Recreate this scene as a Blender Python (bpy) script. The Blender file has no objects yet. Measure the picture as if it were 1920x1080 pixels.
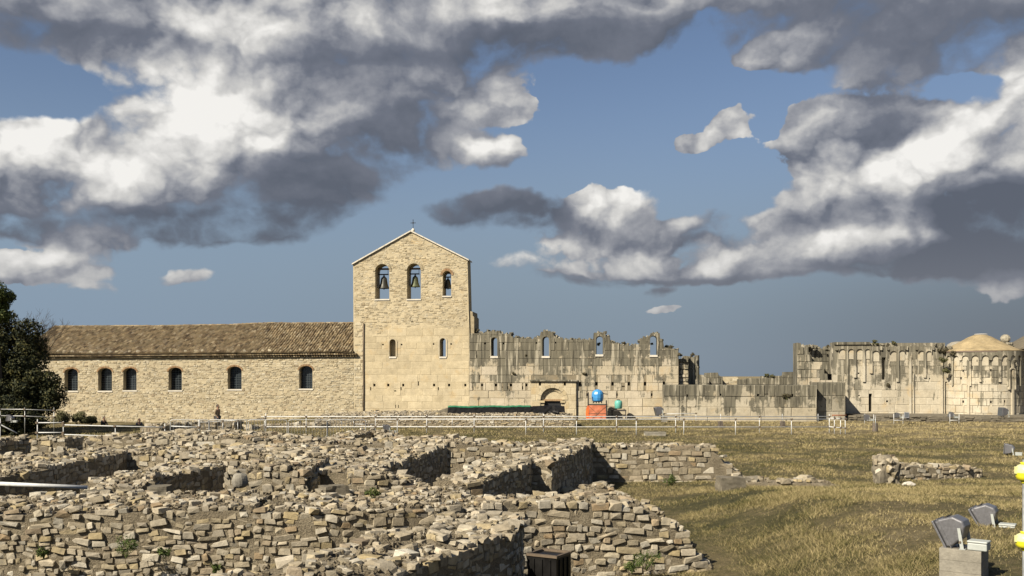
import bpy, bmesh, math, random
import numpy as np
from math import sin, cos, tan, atan, atan2, sqrt, pi, radians
from mathutils import Vector, Matrix, noise
from mathutils.geometry import tessellate_polygon

random.seed(7)
np.random.seed(7)
SC = bpy.context.scene
COL = SC.collection

# ------------------------------------------------------------------ camera
F = 1800.0          # focal length in photo pixels (photo is 1920 wide)
HZ = 705.0          # horizon row in the photo
EYE = 3.3           # camera height above the grass
cam_d = bpy.data.cameras.new('camera')
cam = bpy.data.objects.new('camera', cam_d)
COL.objects.link(cam)
cam_d.sensor_width = 36.0
cam_d.lens = F / 1920 * 36
cam_d.shift_y = (HZ - 540) / 1920
cam_d.clip_start = 0.1
cam_d.clip_end = 9000
cam.location = (0, 0, EYE)
cam.rotation_euler = (radians(90), 0, 0)
SC.camera = cam

# ------------------------------------------------------------------ light
SUN_AZ = radians(-133)     # compass-like angle from +Y towards +X : behind the camera, to the left
SUN_EL = radians(38)
SUN_DIR = Vector((sin(SUN_AZ) * cos(SUN_EL), cos(SUN_AZ) * cos(SUN_EL), sin(SUN_EL)))
sun_d = bpy.data.lights.new('sun', 'SUN')
sun_d.energy = 5.0
sun_d.angle = radians(0.5)
sun_d.color = (1.0, 0.90, 0.74)
sun = bpy.data.objects.new('sun', sun_d)
COL.objects.link(sun)
sun.rotation_euler = SUN_DIR.to_track_quat('Z', 'Y').to_euler()
sun.location = (-30, -30, 40)

SC.view_settings.view_transform = 'Standard'
SC.view_settings.look = 'None'
SC.view_settings.gamma = 1
SC.view_settings.use_curve_mapping = False
SC.view_settings.exposure = 0.78
SC.cycles.max_bounces = 4
SC.cycles.diffuse_bounces = 1
SC.cycles.glossy_bounces = 2
SC.cycles.transparent_max_bounces = 8
SC.cycles.use_denoising = True


class NT:
    """small node-tree writer"""
    def __init__(s, tree):
        s.t = tree
        s.n = tree.nodes
        s.l = tree.links
        s.n.clear()

    def node(s, kind, ins=None, **props):
        nd = s.n.new(kind)
        for k, v in props.items():
            setattr(nd, k, v)
        for k, v in (ins or {}).items():
            s.put(nd.inputs[k], v)
        return nd

    def put(s, sock, v):
        if isinstance(v, bpy.types.NodeSocket):
            s.l.new(v, sock)
        elif isinstance(v, (tuple, list)) and len(v) == 3 and sock.type == 'RGBA':
            sock.default_value = (*v, 1)
        else:
            sock.default_value = v

    def math(s, op, a, b=0.0, c=0.0, clamp=False):
        nd = s.n.new('ShaderNodeMath')
        nd.operation = op
        nd.use_clamp = clamp
        for i, v in enumerate((a, b, c)):
            s.put(nd.inputs[i], v)
        return nd.outputs[0]

    def vec(s, op, a, b=(0, 0, 0), scale=1.0):
        nd = s.n.new('ShaderNodeVectorMath')
        nd.operation = op
        s.put(nd.inputs[0], a)
        s.put(nd.inputs[1], b)
        if op == 'SCALE':
            s.put(nd.inputs['Scale'], scale)
        return nd.outputs['Value' if op in ('DOT_PRODUCT', 'LENGTH') else 'Vector']

    def rng(s, v, a, b, c, d, smooth=True, clamp=True):
        nd = s.n.new('ShaderNodeMapRange')
        nd.interpolation_type = 'SMOOTHSTEP' if smooth else 'LINEAR'
        nd.clamp = clamp
        for i, q in enumerate((v, a, b, c, d)):
            s.put(nd.inputs[i], q)
        return nd.outputs[0]

    def noise(s, v, scale, detail=3.0, rough=0.5, out='Factor', dist=0.0, dim='3D'):
        nd = s.n.new('ShaderNodeTexNoise')
        nd.noise_dimensions = dim
        s.put(nd.inputs['Vector'], v)
        nd.inputs['Scale'].default_value = scale
        nd.inputs['Detail'].default_value = detail
        nd.inputs['Roughness'].default_value = rough
        nd.inputs['Distortion'].default_value = dist
        return nd.outputs[0 if out == 'Factor' else 1]

    def vor(s, v, scale, detail=0.0, feature='F1', rough=0.5, out='Distance', rand=1.0, dim='3D'):
        nd = s.n.new('ShaderNodeTexVoronoi')
        nd.voronoi_dimensions = dim
        nd.feature = feature
        s.put(nd.inputs['Vector'], v)
        nd.inputs['Scale'].default_value = scale
        if 'Detail' in nd.inputs:
            nd.inputs['Detail'].default_value = detail
            nd.inputs['Roughness'].default_value = rough
        nd.inputs['Randomness'].default_value = rand
        return nd.outputs[out]

    def mix(s, f, a, b, mode='MIX'):
        nd = s.n.new('ShaderNodeMix')
        nd.data_type = 'RGBA'
        nd.blend_type = mode
        s.put(nd.inputs[0], f)
        s.put(nd.inputs[6], a)
        s.put(nd.inputs[7], b)
        return nd.outputs[2]

    def ramp(s, f, stops, interp='LINEAR'):
        nd = s.n.new('ShaderNodeValToRGB')
        cr = nd.color_ramp
        cr.interpolation = interp
        while len(cr.elements) < len(stops):
            cr.elements.new(0.5)
        for e, (p, c) in zip(cr.elements, stops):
            e.position = p
            e.color = (*c, 1)
        s.put(nd.inputs[0], f)
        return nd.outputs[0]


# ------------------------------------------------------------------ sky
world = bpy.data.worlds.new('World')
SC.world = world
world.use_nodes = True
W = NT(world.node_tree)
tc = W.node('ShaderNodeTexCoord').outputs['Generated']
D = W.vec('NORMALIZE', tc)
sx = W.node('ShaderNodeSeparateXYZ', {0: D})
U = W.math('ARCTAN2', sx.outputs[0], sx.outputs[1])
V = W.math('ARCSINE', sx.outputs[2])
# stereographic map of the whole sphere of directions: even in scale ahead, no seam anywhere
den = W.math('DIVIDE', 2.0, W.math('MAXIMUM', W.math('ADD', 1.0, sx.outputs[1]), 0.02))
UV = W.node('ShaderNodeCombineXYZ', {0: W.math('MULTIPLY', sx.outputs[0], den), 1: W.math('MULTIPLY', sx.outputs[2], den)}).outputs[0]
# domain warp so that cloud outlines are ragged at every size
DS = W.vec('MULTIPLY', UV, (1.0, 1.25, 1.0))
warp = W.noise(DS, 5.5, 5.0, 0.6, 'Color', dim='2D')
warp = W.vec('SUBTRACT', warp, (0.5, 0.5, 0.5))
UVW = W.vec('ADD', UV, W.vec('MULTIPLY', warp, (0.055, 0.050, 0.0)))


def sky_xy(px, py):
    d = Vector((px - 960, F, HZ - py)).normalized()
    return 2 * d.x / (1 + d.y), 2 * d.z / (1 + d.y)


def blobs(lst, coord):
    """sum of soft ellipses; the running sum travels in the z of the coordinate"""
    cur = coord
    for (px, py, rx, ry, rot, amp) in lst:
        u, v = sky_xy(px, py)
        mp = W.n.new('ShaderNodeMapping')
        mp.vector_type = 'TEXTURE'
        W.put(mp.inputs[0], cur)
        mp.inputs[1].default_value = (u, v, 0)
        mp.inputs[2].default_value = (0, 0, radians(rot))
        mp.inputs[3].default_value = (rx / F, ry / F, 1e5)
        dd = W.vec('DOT_PRODUCT', mp.outputs[0], mp.outputs[0])
        g = W.rng(dd, 0.0, 1.0, amp, 0.0)
        nd = W.n.new('ShaderNodeVectorMath')
        nd.operation = 'MULTIPLY_ADD'
        W.put(nd.inputs[0], g)
        nd.inputs[1].default_value = (0, 0, 1)
        W.put(nd.inputs[2], cur)
        cur = nd.outputs[0]
    return W.node('ShaderNodeSeparateXYZ', {0: cur}).outputs[2]


# where the clouds stand (azimuth / height over the horizon of each cloud mass)
COVER = [
    (330, 240, 290, 190, 0, 1.3), (110, 345, 260, 130, 0, 1.0), (420, 375, 320, 110, 0, 1.25),
    (660, 250, 300, 165, 15, 1.15), (640, 110, 340, 130, 0, 1.0), (880, 170, 170, 88, 0, .95), (955, 212, 100, 38, -8, .9),
    (925, 286, 84, 48, 0, 1.0), (30, 240, 110, 62, 25, 1.0), (340, 430, 420, 50, 0, 1.1), (800, 290, 130, 60, 15, .5),
    (200, 40, 600, 105, 0, 1.2), (760, 40, 520, 115, 0, 1.2), (1110, 50, 260, 95, 0, 1.1),
    (1720, 35, 480, 125, -4, 1.3), (1480, 100, 150, 45, 12, .9), (1950, 20, 330, 110, 0, 1.2), (1400, -80, 500, 100, 0, 1.2),
    (1680, 330, 270, 165, 0, 1.15), (1880, 260, 230, 160, 35, 1.2), (1770, 445, 340, 105, 0, 1.1),
    (1930, 400, 220, 180, 0, 1.1), (1540, 425, 150, 70, 0, .7), (1520, 212, 110, 36, 0, .6), (1640, 190, 150, 70, 0, .8),
    (1345, 240, 130, 52, 16, 1.15), (1275, 266, 80, 32, 0, .7),
    (970, 402, 260, 56, 0, 1.1), (850, 378, 120, 50, 0, .7), (1118, 372, 75, 66, 0, 1.05), (1190, 385, 58, 44, 0, .6), (1180, 445, 110, 60, 0, 1.0),
    (1085, 486, 215, 58, 0, 1.15), (1310, 490, 190, 50, 0, 1.05), (1330, 432, 170, 38, 0, 1.0), (1230, 520, 300, 26, 0, .6),
    (1590, 485, 300, 54, 0, .9), (1450, 500, 140, 36, 0, .6),
    (155, 480, 120, 56, 15, 1.05), (40, 495, 100, 48, 0, .85), (110, 530, 190, 34, 0, .45), (332, 512, 96, 24, 0, 1.1),
    (1245, 575, 50, 12, 0, .6), (1240, 542, 60, 14, 0, .6),
    (1600, 320, 220, 150, 0, .45), (90, 395, 210, 70, 0, .6), (1450, 212, 50, 50, 0, -.6),
    (70, 160, 140, 75, 0, -1.1), (1150, 235, 240, 120, 0, -.7), (1330, 345, 200, 50, 0, -.5), (1810, 145, 80, 28, 0, -.7), (720, 455, 110, 50, 0, -.8),
    (1360, 150, 110, 50, 0, -.5),
]
B = blobs(COVER, UVW)
# away from the photographed part of the sky the same broken cloud goes on
far = W.math('MAXIMUM', W.rng(W.math('ABSOLUTE', U), 0.56, 0.8, 0, 1), W.rng(V, 0.42, 0.6, 0, 1))
above = W.rng(V, 0.03, 0.18, 0, 1)
gen = W.rng(W.noise(DS, 2.3, 3.0, 0.55, dim='2D'), 0.40, 0.58, 0.1, 1.1)
B = W.math('ADD', B, W.math('MULTIPLY', W.math('MULTIPLY', gen, far), above))

fb0 = W.noise(DS, 9.0, 8.0, 0.62, dim='2D')
DSo = W.vec('ADD', DS, (-0.012, 0.018, 0))
fb1 = W.noise(DSo, 9.0, 5.0, 0.62, dim='2D')
bil0 = W.vor(W.vec('ADD', DS, W.vec('SCALE', warp, scale=0.11)), 11.0, 2.6, 'F1', 0.55, dim='2D')
bil1 = W.vor(W.vec('ADD', DSo, W.vec('SCALE', warp, scale=0.11)), 11.0, 2.6, 'F1', 0.55, dim='2D')
Bc = W.math('MINIMUM', B, 1.25)
dens = W.math('ADD', Bc, W.math('MULTIPLY', W.math('SUBTRACT', fb0, 0.5), 1.25))
dens = W.math('ADD', dens, W.math('MULTIPLY', W.math('SUBTRACT', 0.58, bil0), 0.80))
soft = W.rng(W.noise(DS, 4.0, 1.0, dim='2D'), 0.4, 0.6, 0.07, 0.42)

# sunlit and shadowed sides of the cloud masses
SHADE = [
    (280, 220, 300, 170, 0, .50), (430, 160, 240, 120, -20, .30), (30, 250, 130, 80, 25, .50), (90, 340, 210, 90, 0, .10), (180, 350, 150, 60, 0, .14),
    (520, 40, 320, 70, 0, .34), (1030, 0, 260, 50, 0, .34), (820, 140, 120, 50, 0, .14),
    (660, 300, 300, 130, 25, -.26), (400, 440, 560, 60, 0, -.44), (760, 90, 330, 80, 0, -.14), (590, 245, 140, 46, 30, .26),
    (590, 370, 200, 60, 0, -.14), (130, 240, 110, 34, 0, -.34), (100, 80, 420, 46, 0, -.34), (620, 90, 420, 30, 0, -.14),
    (1130, 90, 330, 70, 0, -.26), (1680, 55, 520, 90, 0, -.26), (1470, 90, 130, 40, 12, .34),
    (940, 210, 120, 40, 0, .26), (925, 285, 80, 35, 0, .40), (1345, 235, 140, 60, 20, .36),
    (1850, 240, 240, 130, 40, .46), (1600, 310, 250, 120, 0, .28), (1700, 240, 110, 40, 0, -.34), (1840, 430, 300, 100, 0, -.46),
    (1900, 370, 170, 70, 0, -.28), (1780, 500, 330, 46, 0, -.34), (1600, 472, 220, 36, 0, .46), (1680, 440, 100, 50, 0, .44),
    (1120, 365, 100, 66, 0, .56), (920, 400, 220, 60, 0, -.40), (1060, 476, 230, 40, 0, .52), (1300, 482, 170, 42, 0, .36),
    (1180, 528, 420, 22, 0, -.34), (1340, 425, 150, 32, 0, .26), (160, 465, 130, 54, 0, .42), (40, 485, 90, 40, 0, .38),
    (332, 505, 100, 24, 0, .40), (1245, 575, 60, 14, 0, .2), (1240, 545, 70, 12, 0, -.3),
]
S = blobs(SHADE, UVW)
# unseen sky to the right and overhead is darkened to cut fill in shade
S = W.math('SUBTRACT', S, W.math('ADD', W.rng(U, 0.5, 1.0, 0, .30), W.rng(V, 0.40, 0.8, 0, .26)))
# flat undersides melt into the air, lit tops stay crisp
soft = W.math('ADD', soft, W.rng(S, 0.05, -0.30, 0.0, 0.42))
alpha = W.rng(dens, 0.36, W.math('ADD', 0.40, soft), 0.0, 1.0)
rel = W.math('ADD', W.math('MULTIPLY', W.math('SUBTRACT', fb0, fb1), 0.75), W.math('MULTIPLY', W.math('SUBTRACT', bil1, bil0), 0.40))
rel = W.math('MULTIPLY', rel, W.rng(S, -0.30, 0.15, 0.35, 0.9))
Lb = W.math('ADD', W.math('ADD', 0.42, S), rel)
Lb = W.math('ADD', Lb, W.math('MULTIPLY', W.math('SUBTRACT', fb0, 0.5), 0.28))
# heaped billows : bright crowns, darker creases, only where the sun strikes
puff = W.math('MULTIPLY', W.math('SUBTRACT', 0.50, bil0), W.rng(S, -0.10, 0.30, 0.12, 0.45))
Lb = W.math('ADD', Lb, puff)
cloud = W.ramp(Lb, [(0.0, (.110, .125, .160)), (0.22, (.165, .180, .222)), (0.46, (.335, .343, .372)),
                    (0.74, (.63, .62, .60)), (1.0, (.92, .90, .86))])
cloud = W.mix(W.rng(V, 0.16, 0.02, 0, 0.45), cloud, (.30, .31, .34))
sky = W.node('ShaderNodeTexSky', sky_type='NISHITA', sun_disc=False)
sky.sun_elevation = SUN_EL
sky.sun_rotation = SUN_AZ
sky.altitude = 400
sky.air_density = 1.0
sky.dust_density = 1.0
sky.ozone_density = 2.0
clear = sky.outputs[0]
# thin grey veil that lies on the horizon below the storm clouds, darker to the right
veil = W.mix(W.rng(U, 0.10, 0.54, 0, 1), W.mix(W.rng(U, -0.5, 0.1, 0, 1), (.235, .315, .415), (.215, .275, .345)), (.135, .160, .200))
veil = W.vec('SCALE', veil, scale=10.0)
veil_a = W.rng(V, 0.32, 0.03, 0.0, 0.94)
base = W.mix(veil_a, W.vec('MULTIPLY', clear, (0.98, 0.92, 0.92)), veil)
cl10 = W.vec('SCALE', cloud, scale=10.0)
final = W.mix(W.math('MULTIPLY', alpha, 0.97), base, cl10)
bg = W.node('ShaderNodeBackground', {'Color': final, 'Strength': 0.0583})
W.l.new(bg.outputs[0], W.node('ShaderNodeOutputWorld').inputs[0])
world.cycles.sampling_method = 'MANUAL'
world.cycles.sample_map_resolution = 512

# ------------------------------------------------------------------ materials
def mat(name):
    m = bpy.data.materials.new(name)
    m.use_nodes = True
    t = NT(m.node_tree)
    out = t.node('ShaderNodeOutputMaterial')
    bs = t.node('ShaderNodeBsdfPrincipled')
    bs.inputs['Specular IOR Level'].default_value = 0.25
    t.l.new(bs.outputs[0], out.inputs[0])
    return m, t, bs


def bump(t, bs, h, strength=0.5, dist=0.02):
    b = t.node('ShaderNodeBump', {'Height': h, 'Strength': strength, 'Distance': dist})
    t.l.new(b.outputs[0], bs.inputs['Normal'])


def pos(t):
    return t.node('ShaderNodeNewGeometry').outputs['Position']


def rnd(t):
    """a number that differs for every object and, inside a joined mesh, for every loose piece"""
    a = t.node('ShaderNodeObjectInfo').outputs['Random']
    b = t.node('ShaderNodeNewGeometry').outputs['Random Per Island']
    return t.math('FRACT', t.math('ADD', t.math('MULTIPLY', a, 7.31), b))


ALB = 0.64


def stone_mat(name, stops, rough=0.9, grain=0.35, bumpk=0.5, nscale=9.0, tone=(0.78, 1.16), lichen=0.0):
    m, t, bs = mat(name)
    P = pos(t)
    r = rnd(t)
    c = t.ramp(r, stops)
    r2 = t.math('FRACT', t.math('MULTIPLY', r, 17.7))
    n1 = t.noise(P, nscale, 5.0, 0.6)
    n2 = t.noise(P, nscale * 6, 4.0, 0.65)
    k = t.math('MULTIPLY', t.rng(r2, 0, 1, tone[0], tone[1], False), t.rng(n1, 0.25, 0.75, 1 - grain, 1 + grain * 0.6, False))
    k = t.math('MULTIPLY', k, t.rng(n2, 0.3, 0.7, 0.86, 1.10, False))
    c = t.vec('SCALE', c, scale=t.math('MULTIPLY', k, ALB))
    if lichen:
        lm = t.rng(t.noise(P, 3.1, 5.0, 0.65), 0.56, 0.68, 0.0, lichen)
        c = t.mix(lm, c, (0.17, 0.155, 0.12))
    t.put(bs.inputs['Base Color'], c)
    bs.inputs['Roughness'].default_value = rough
    bump(t, bs, t.math('ADD', n1, t.math('MULTIPLY', n2, 0.5)), bumpk, 0.03)
    return m


RUBBLE = stone_mat('ruin_stone', [
    (0.0, (.54, .46, .32)), (.13, (.64, .57, .44)), (.26, (.46, .39, .27)), (.38, (.58, .50, .36)), (.5, (.70, .65, .53)),
    (.6, (.42, .37, .28)), (.7, (.56, .45, .25)), (.78, (.61, .54, .40)), (.88, (.50, .44, .33)), (.93, (.46, .34, .20)), (.97, (.50, .45, .35)), (1.0, (.30, .23, .15))],
    lichen=0.5, nscale=11)
MORTAR, t, bs = mat('lime_mortar')
P = pos(t)
n1 = t.noise(P, 3.0, 7.0, 0.7)
n2 = t.noise(P, 38.0, 5.0, 0.7)
c = t.ramp(n1, [(.3, (.17, .145, .098)), (.5, (.25, .21, .145)), (.7, (.33, .285, .20))])
c = t.vec('SCALE', c, scale=t.rng(n2, .3, .7, .6, 1.25, False))
t.put(bs.inputs['Base Color'], c)
bs.inputs['Roughness'].default_value = 1
bump(t, bs, t.math('ADD', n2, t.math('MULTIPLY', n1, 1.5)), 1.0, 0.06)


def ashlar_mat(name, base, warm, stain=0.0, zc=4.0, zr=2.5, x0=None, xr=4.0, joint=0.0, streak=0.8, palette=None):
    """dressed stone: tone per block, weather streaks that run down from the wall head"""
    m, t, bs = mat(name)
    P = pos(t)
    r = rnd(t)
    c = t.ramp(r, palette or [(0, base), (.35, warm), (.65, tuple(q * 1.08 for q in base)), (1, tuple(q * 0.88 for q in warm))])
    n0 = t.noise(P, 0.35, 4.0, 0.6)
    n1 = t.noise(P, 2.2, 6.0, 0.65)
    n2 = t.noise(P, 14.0, 5.0, 0.7)
    k = t.math('MULTIPLY', t.rng(n1, .28, .72, .80, 1.14, False), t.rng(n2, .3, .7, .86, 1.10, False))
    k = t.math('MULTIPLY', k, t.rng(n0, .3, .7, .9, 1.08, False))
    c = t.vec('SCALE', c, scale=t.math('MULTIPLY', k, ALB))
    # ochre patches
    c = t.mix(t.rng(t.noise(P, 0.9, 5.0, 0.6), .54, .70, 0, .5), c, tuple(q * f * ALB for q, f in zip(base, (.95, .80, .58))))
    if stain > 0:
        sp = t.node('ShaderNodeSeparateXYZ', {0: P})
        stv = t.vec('MULTIPLY', P, (1.6, 1.6, 0.16))
        s1 = t.noise(stv, streak, 6.0, 0.62)
        s2 = t.noise(P, 1.1, 6.0, 0.68)
        s3 = t.noise(t.vec('MULTIPLY', P, (5.0, 5.0, 0.35)), 1.0, 4.0, 0.6)
        f = t.math('ADD', t.math('MULTIPLY', s1, 1.15), t.math('SUBTRACT', t.math('MULTIPLY', s2, 1.35), 0.60))
        f = t.math('ADD', f, t.math('MULTIPLY', s3, 0.62))
        f = t.math('SUBTRACT', f, 0.20)
        f = t.math('ADD', f, t.math('MULTIPLY', t.math('SUBTRACT', r, 0.5), 0.22))
        f = t.math('ADD', f, t.math('DIVIDE', t.math('SUBTRACT', sp.outputs[2], zc), zr * 5))
        if x0 is not None:
            f = t.math('SUBTRACT', f, t.rng(sp.outputs[0], x0 - xr, x0, .35, 0))
        sm = t.rng(f, .80, .97, 0, stain)
        dark = t.mix(t.rng(s3, .35, .6, 0, 1), (.055, .052, .040), (.135, .125, .092))
        c = t.mix(sm, c, dark)
        # pale lime runs over the dark crust
        lime = t.rng(t.noise(t.vec('MULTIPLY', P, (3.2, 3.2, 0.22)), 1.3, 5.0, 0.6), .55, .64, 0, .8)
        c = t.mix(t.math('MULTIPLY', lime, sm), c, (.40, .365, .28))
    t.put(bs.inputs['Base Color'], c)
    bs.inputs['Roughness'].default_value = .92
    bump(t, bs, t.math('ADD', n1, t.math('MULTIPLY', n2, 0.6)), .45, .03)
    return m


CREAM = (.56, .465, .31)
WARMC = (.53, .42, .255)
NAVE_ST = stone_mat('nave_rubble_stone', [
    (0, (.66, .57, .39)), (.2, (.74, .66, .48)), (.4, (.62, .52, .33)), (.6, (.78, .71, .54)), (.75, (.69, .60, .41)), (.9, (.56, .46, .30)), (1, (.48, .39, .26))],
    nscale=4.0, tone=(.80, 1.12), lichen=.22)
NAVE_MO = stone_mat('nave_mortar', [(0, (.60, .51, .345)), (1, (.64, .55, .37))], nscale=1.3, grain=.22, tone=(.95, 1.05))
TOWER_ST = ashlar_mat('tower_ashlar', (.74, .635, .43), (.715, .605, .395), stain=.0)
TOWER_RB = stone_mat('tower_rubble_stone', [
    (0, (.66, .56, .37)), (.25, (.74, .65, .46)), (.45, (.58, .48, .30)), (.65, (.77, .69, .51)), (.85, (.68, .57, .37)), (1, (.44, .36, .23))],
    nscale=4.0, tone=(.85, 1.10), lichen=.3)
WING_ST = ashlar_mat('wing_ashlar', (.68, .60, .455), (.64, .555, .39), stain=.93, zc=2.2, zr=1.6, x0=-1.0, xr=6.0)
WING_MO = ashlar_mat('wing_joint', (.36, .31, .22), (.34, .29, .2), stain=.9, zc=2.6, zr=1.6)
LOW_ST = ashlar_mat('low_wall_ashlar', (.62, .56, .43), (.58, .51, .37), stain=.95, zc=0.7, zr=.9)
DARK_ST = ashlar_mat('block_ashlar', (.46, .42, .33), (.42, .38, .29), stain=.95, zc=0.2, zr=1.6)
APSE_ST = ashlar_mat('apse_ashlar', (.72, .655, .51), (.70, .62, .46), stain=.88, zc=2.1, zr=1.9)
PORTAL_ST = ashlar_mat('portal_ashlar', (.70, .61, .43), (.67, .55, .34), stain=.0)
APSE_LT = ashlar_mat('arcade_infill', (.66, .60, .46), (.62, .55, .41), stain=.0)
RECESS_SHADE, t, bs = mat('painted_recess_shade')
bs.inputs['Base Color'].default_value = (.03, .026, .02, 1)  # near-black colour stands in for the shade inside holes
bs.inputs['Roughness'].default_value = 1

TILE = stone_mat('roof_tile', [
    (0, (.32, .235, .13)), (.2, (.43, .33, .19)), (.4, (.20, .14, .08)), (.6, (.50, .40, .24)), (.8, (.27, .20, .11)), (.92, (.60, .50, .33)), (1, (.12, .085, .055))],
    nscale=2.0, grain=.5, tone=(.7, 1.15), lichen=.45)


def plain(name, col, rough=.6, metal=0.0, nscale=20, var=.15, spec=.4):
    m, t, bs = mat(name)
    P = pos(t)
    n = t.noise(P, nscale, 4.0, 0.6)
    n2 = t.noise(P, nscale * .12, 4.0, 0.6)
    k = t.math('MULTIPLY', t.rng(n, .3, .7, 1 - var, 1 + var * .6, False), t.rng(n2, .3, .7, 1 - var, 1 + var * .6, False))
    cc = t.node('ShaderNodeRGB')
    cc.outputs[0].default_value = (*[q * .78 for q in col], 1)
    t.put(bs.inputs['Base Color'], t.vec('SCALE', cc.outputs[0], scale=k))
    t.put(bs.inputs['Roughness'], t.rng(n, .3, .7, max(rough - .1, 0), min(rough + .1, 1), False))
    bs.inputs['Metallic'].default_value = metal
    bs.inputs['Specular IOR Level'].default_value = spec
    return m


WHITE_PAINT = plain('white_painted_steel', (.72, .73, .71), .45)
GALV = plain('galvanised_steel', (.50, .51, .50), .45, .6)
CLAMP = plain('rusty_clamp_steel', (.22, .17, .12), .7, .5)
DARK_FR = plain('dark_frame', (.05, .045, .04), .6)
GLASS = plain('window_glass', (.035, .045, .055), .12, 0, 1.0, .5, .5)
LEAD = plain('window_lead', (.10, .12, .13), .5, .5)
BRICK = stone_mat('arch_brick', [(0, (.46, .29, .15)), (.5, (.54, .37, .21)), (1, (.40, .24, .13))], nscale=8)
SLAB = plain('coping_slab', (.74, .69, .58), .8)
BRONZE = plain('bell_bronze', (.075, .075, .065), .5, .6)
BRONZE_G = plain('green_bell_bronze', (.12, .135, .075), .6, .5, 6, .4)
IRON = plain('iron', (.03, .03, .035), .6, .5)
BEAM = plain('weathered_beam', (.20, .15, .12), .8)
BLUE_PL = plain('blue_plastic', (.07, .33, .72), .35)
TEAL_PL = plain('teal_plastic', (.16, .50, .42), .4)
ORANGE_N = plain('orange_netting', (.80, .16, .03), .7, 0, 30, .25)
ORANGE_P = plain('orange_panel', (.62, .20, .10), .7, 0, 30, .2)
TARP = plain('black_tarpaulin', (.014, .013, .012), .5, 0, 8, .3, .25)
TARP_G = plain('green_tarpaulin_hem', (.03, .20, .10), .5)
CONC = stone_mat('cast_concrete', [(0, (.36, .335, .275)), (1, (.40, .37, .30))], nscale=5.0, grain=.3, tone=(.95, 1.05))
CONC_D = stone_mat('weathered_concrete', [(0, (.24, .21, .155)), (1, (.27, .24, .18))], nscale=5.0, grain=.3)
GREY_AL = plain('grey_cast_aluminium', (.25, .25, .262), .38, .55, 40, .08)
LAMP_FRONT = plain('floodlight_glass', (.10, .11, .12), .12, 0, 10, .1, .6)
PALE_BOX = plain('pale_gear_box', (.46, .49, .46), .5, 0, 30, .08)
YELLOW = plain('yellow_plastic', (.80, .74, .04), .3, 0, 10, .06)
YELLOW_LIT = plain('lit_yellow_plastic', (.86, .84, .40), .3, 0, 10, .05)  # paler copy of the yellow, painted as its lit side
BARK = stone_mat('bark', [(0, (.10, .08, .06)), (1, (.13, .10, .07))], nscale=14)
WOODP = plain('old_timber', (.17, .14, .11), .85, 0, 12, .35)
DOOR_B = plain('black_door', (.02, .02, .022), .5)
CISTERN = plain('shade_dark_steel', (.010, .009, .008), .5, .3, 6, .3)  # steel coloured near black in place of the wall's shade


def leaf_mat(name, a, b, c):
    m, t, bs = mat(name)
    r = t.node('ShaderNodeNewGeometry').outputs['Random Per Island']
    n = t.noise(pos(t), 0.9, 3.0, .6)
    col = t.ramp(t.math('ADD', t.math('MULTIPLY', r, .6), t.math('MULTIPLY', n, .4)), [(0.1, a), (.5, b), (.9, c)])
    t.put(bs.inputs['Base Color'], col)
    bs.inputs['Roughness'].default_value = .75
    return m


LEAF_DK = leaf_mat('dark_leaves', (.010, .014, .006), (.022, .028, .010), (.095, .085, .024))  # palest leaf tone stands in for sunlit tips
LEAF_PN = leaf_mat('pine_needles', (.025, .04, .010), (.05, .07, .015), (.10, .11, .03))
LEAF_SH = leaf_mat('shrub_leaves', (.05, .055, .025), (.09, .09, .04), (.15, .13, .06))
LEAF_WE = leaf_mat('weed_leaves', (.03, .05, .012), (.06, .09, .02), (.12, .13, .04))

GRASS, t, bs = mat('grass_blades')
P = pos(t)
at_ = t.node('ShaderNodeAttribute', attribute_name='tone').outputs['Fac']
n = t.noise(P, 0.33, 5.0, .6)
n_ = t.noise(P, 1.7, 3.0, .6)
nn = t.math('ADD', t.math('SUBTRACT', t.math('MULTIPLY', at_, .36), .12), t.math('ADD', t.math('ADD', t.math('MULTIPLY', n, .55), .115), t.math('MULTIPLY', n_, .42)))
spn = t.node('ShaderNodeSeparateXYZ', {0: P})
nn = t.math('ADD', nn, t.math('MULTIPLY', t.rng(spn.outputs[1], 42, 62, 0, .16), t.rng(spn.outputs[0], 8, 20, .2, 1)))
t.put(bs.inputs['Base Color'], t.ramp(nn, [(.38, (.030, .036, .010)), (.47, (.068, .070, .021)), (.56, (.132, .116, .044)), (.66, (.225, .185, .082)), (.82, (.36, .295, .15))]))
bs.inputs['Roughness'].default_value = .8
GROUND, t, bs = mat('dry_grass_ground')
P = pos(t)
n = t.noise(P, 0.33, 5.0, .6)
n2 = t.noise(P, 5.0, 6.0, .7)
n3 = t.noise(P, 30.0, 4.0, .7)
spn = t.node('ShaderNodeSeparateXYZ', {0: P})
q = t.math('ADD', t.math('MULTIPLY', n, .6), t.math('MULTIPLY', n2, .45))
q = t.math('ADD', q, t.math('MULTIPLY', t.rng(spn.outputs[1], 42, 62, 0, .14), t.rng(spn.outputs[0], 8, 20, .2, 1)))
c = t.ramp(q, [(.36, (.045, .045, .016)), (.48, (.09, .08, .032)), (.58, (.155, .125, .062)), (.72, (.25, .205, .115))])
c = t.vec('SCALE', c, scale=t.rng(n3, .3, .7, .6, 1.25, False))
t.put(bs.inputs['Base Color'], c)
bs.inputs['Roughness'].default_value = 1
bump(t, bs, t.math('ADD', n2, n3), 1.0, .08)


# ------------------------------------------------------------------ object helpers
def tag(o, label=None, cat=None, group=None, kind=None):
    if label: o['label'] = label
    if cat: o['category'] = cat
    if group: o['group'] = group
    if kind: o['kind'] = kind
    return o


def empty(name, loc, rz=0.0, label=None, cat=None, group=None):
    o = bpy.data.objects.new(name, None)
    o.location = loc
    o.rotation_euler = (0, 0, rz)
    COL.objects.link(o)
    return tag(o, label, cat, group, 'thing' if cat else None)


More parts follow.
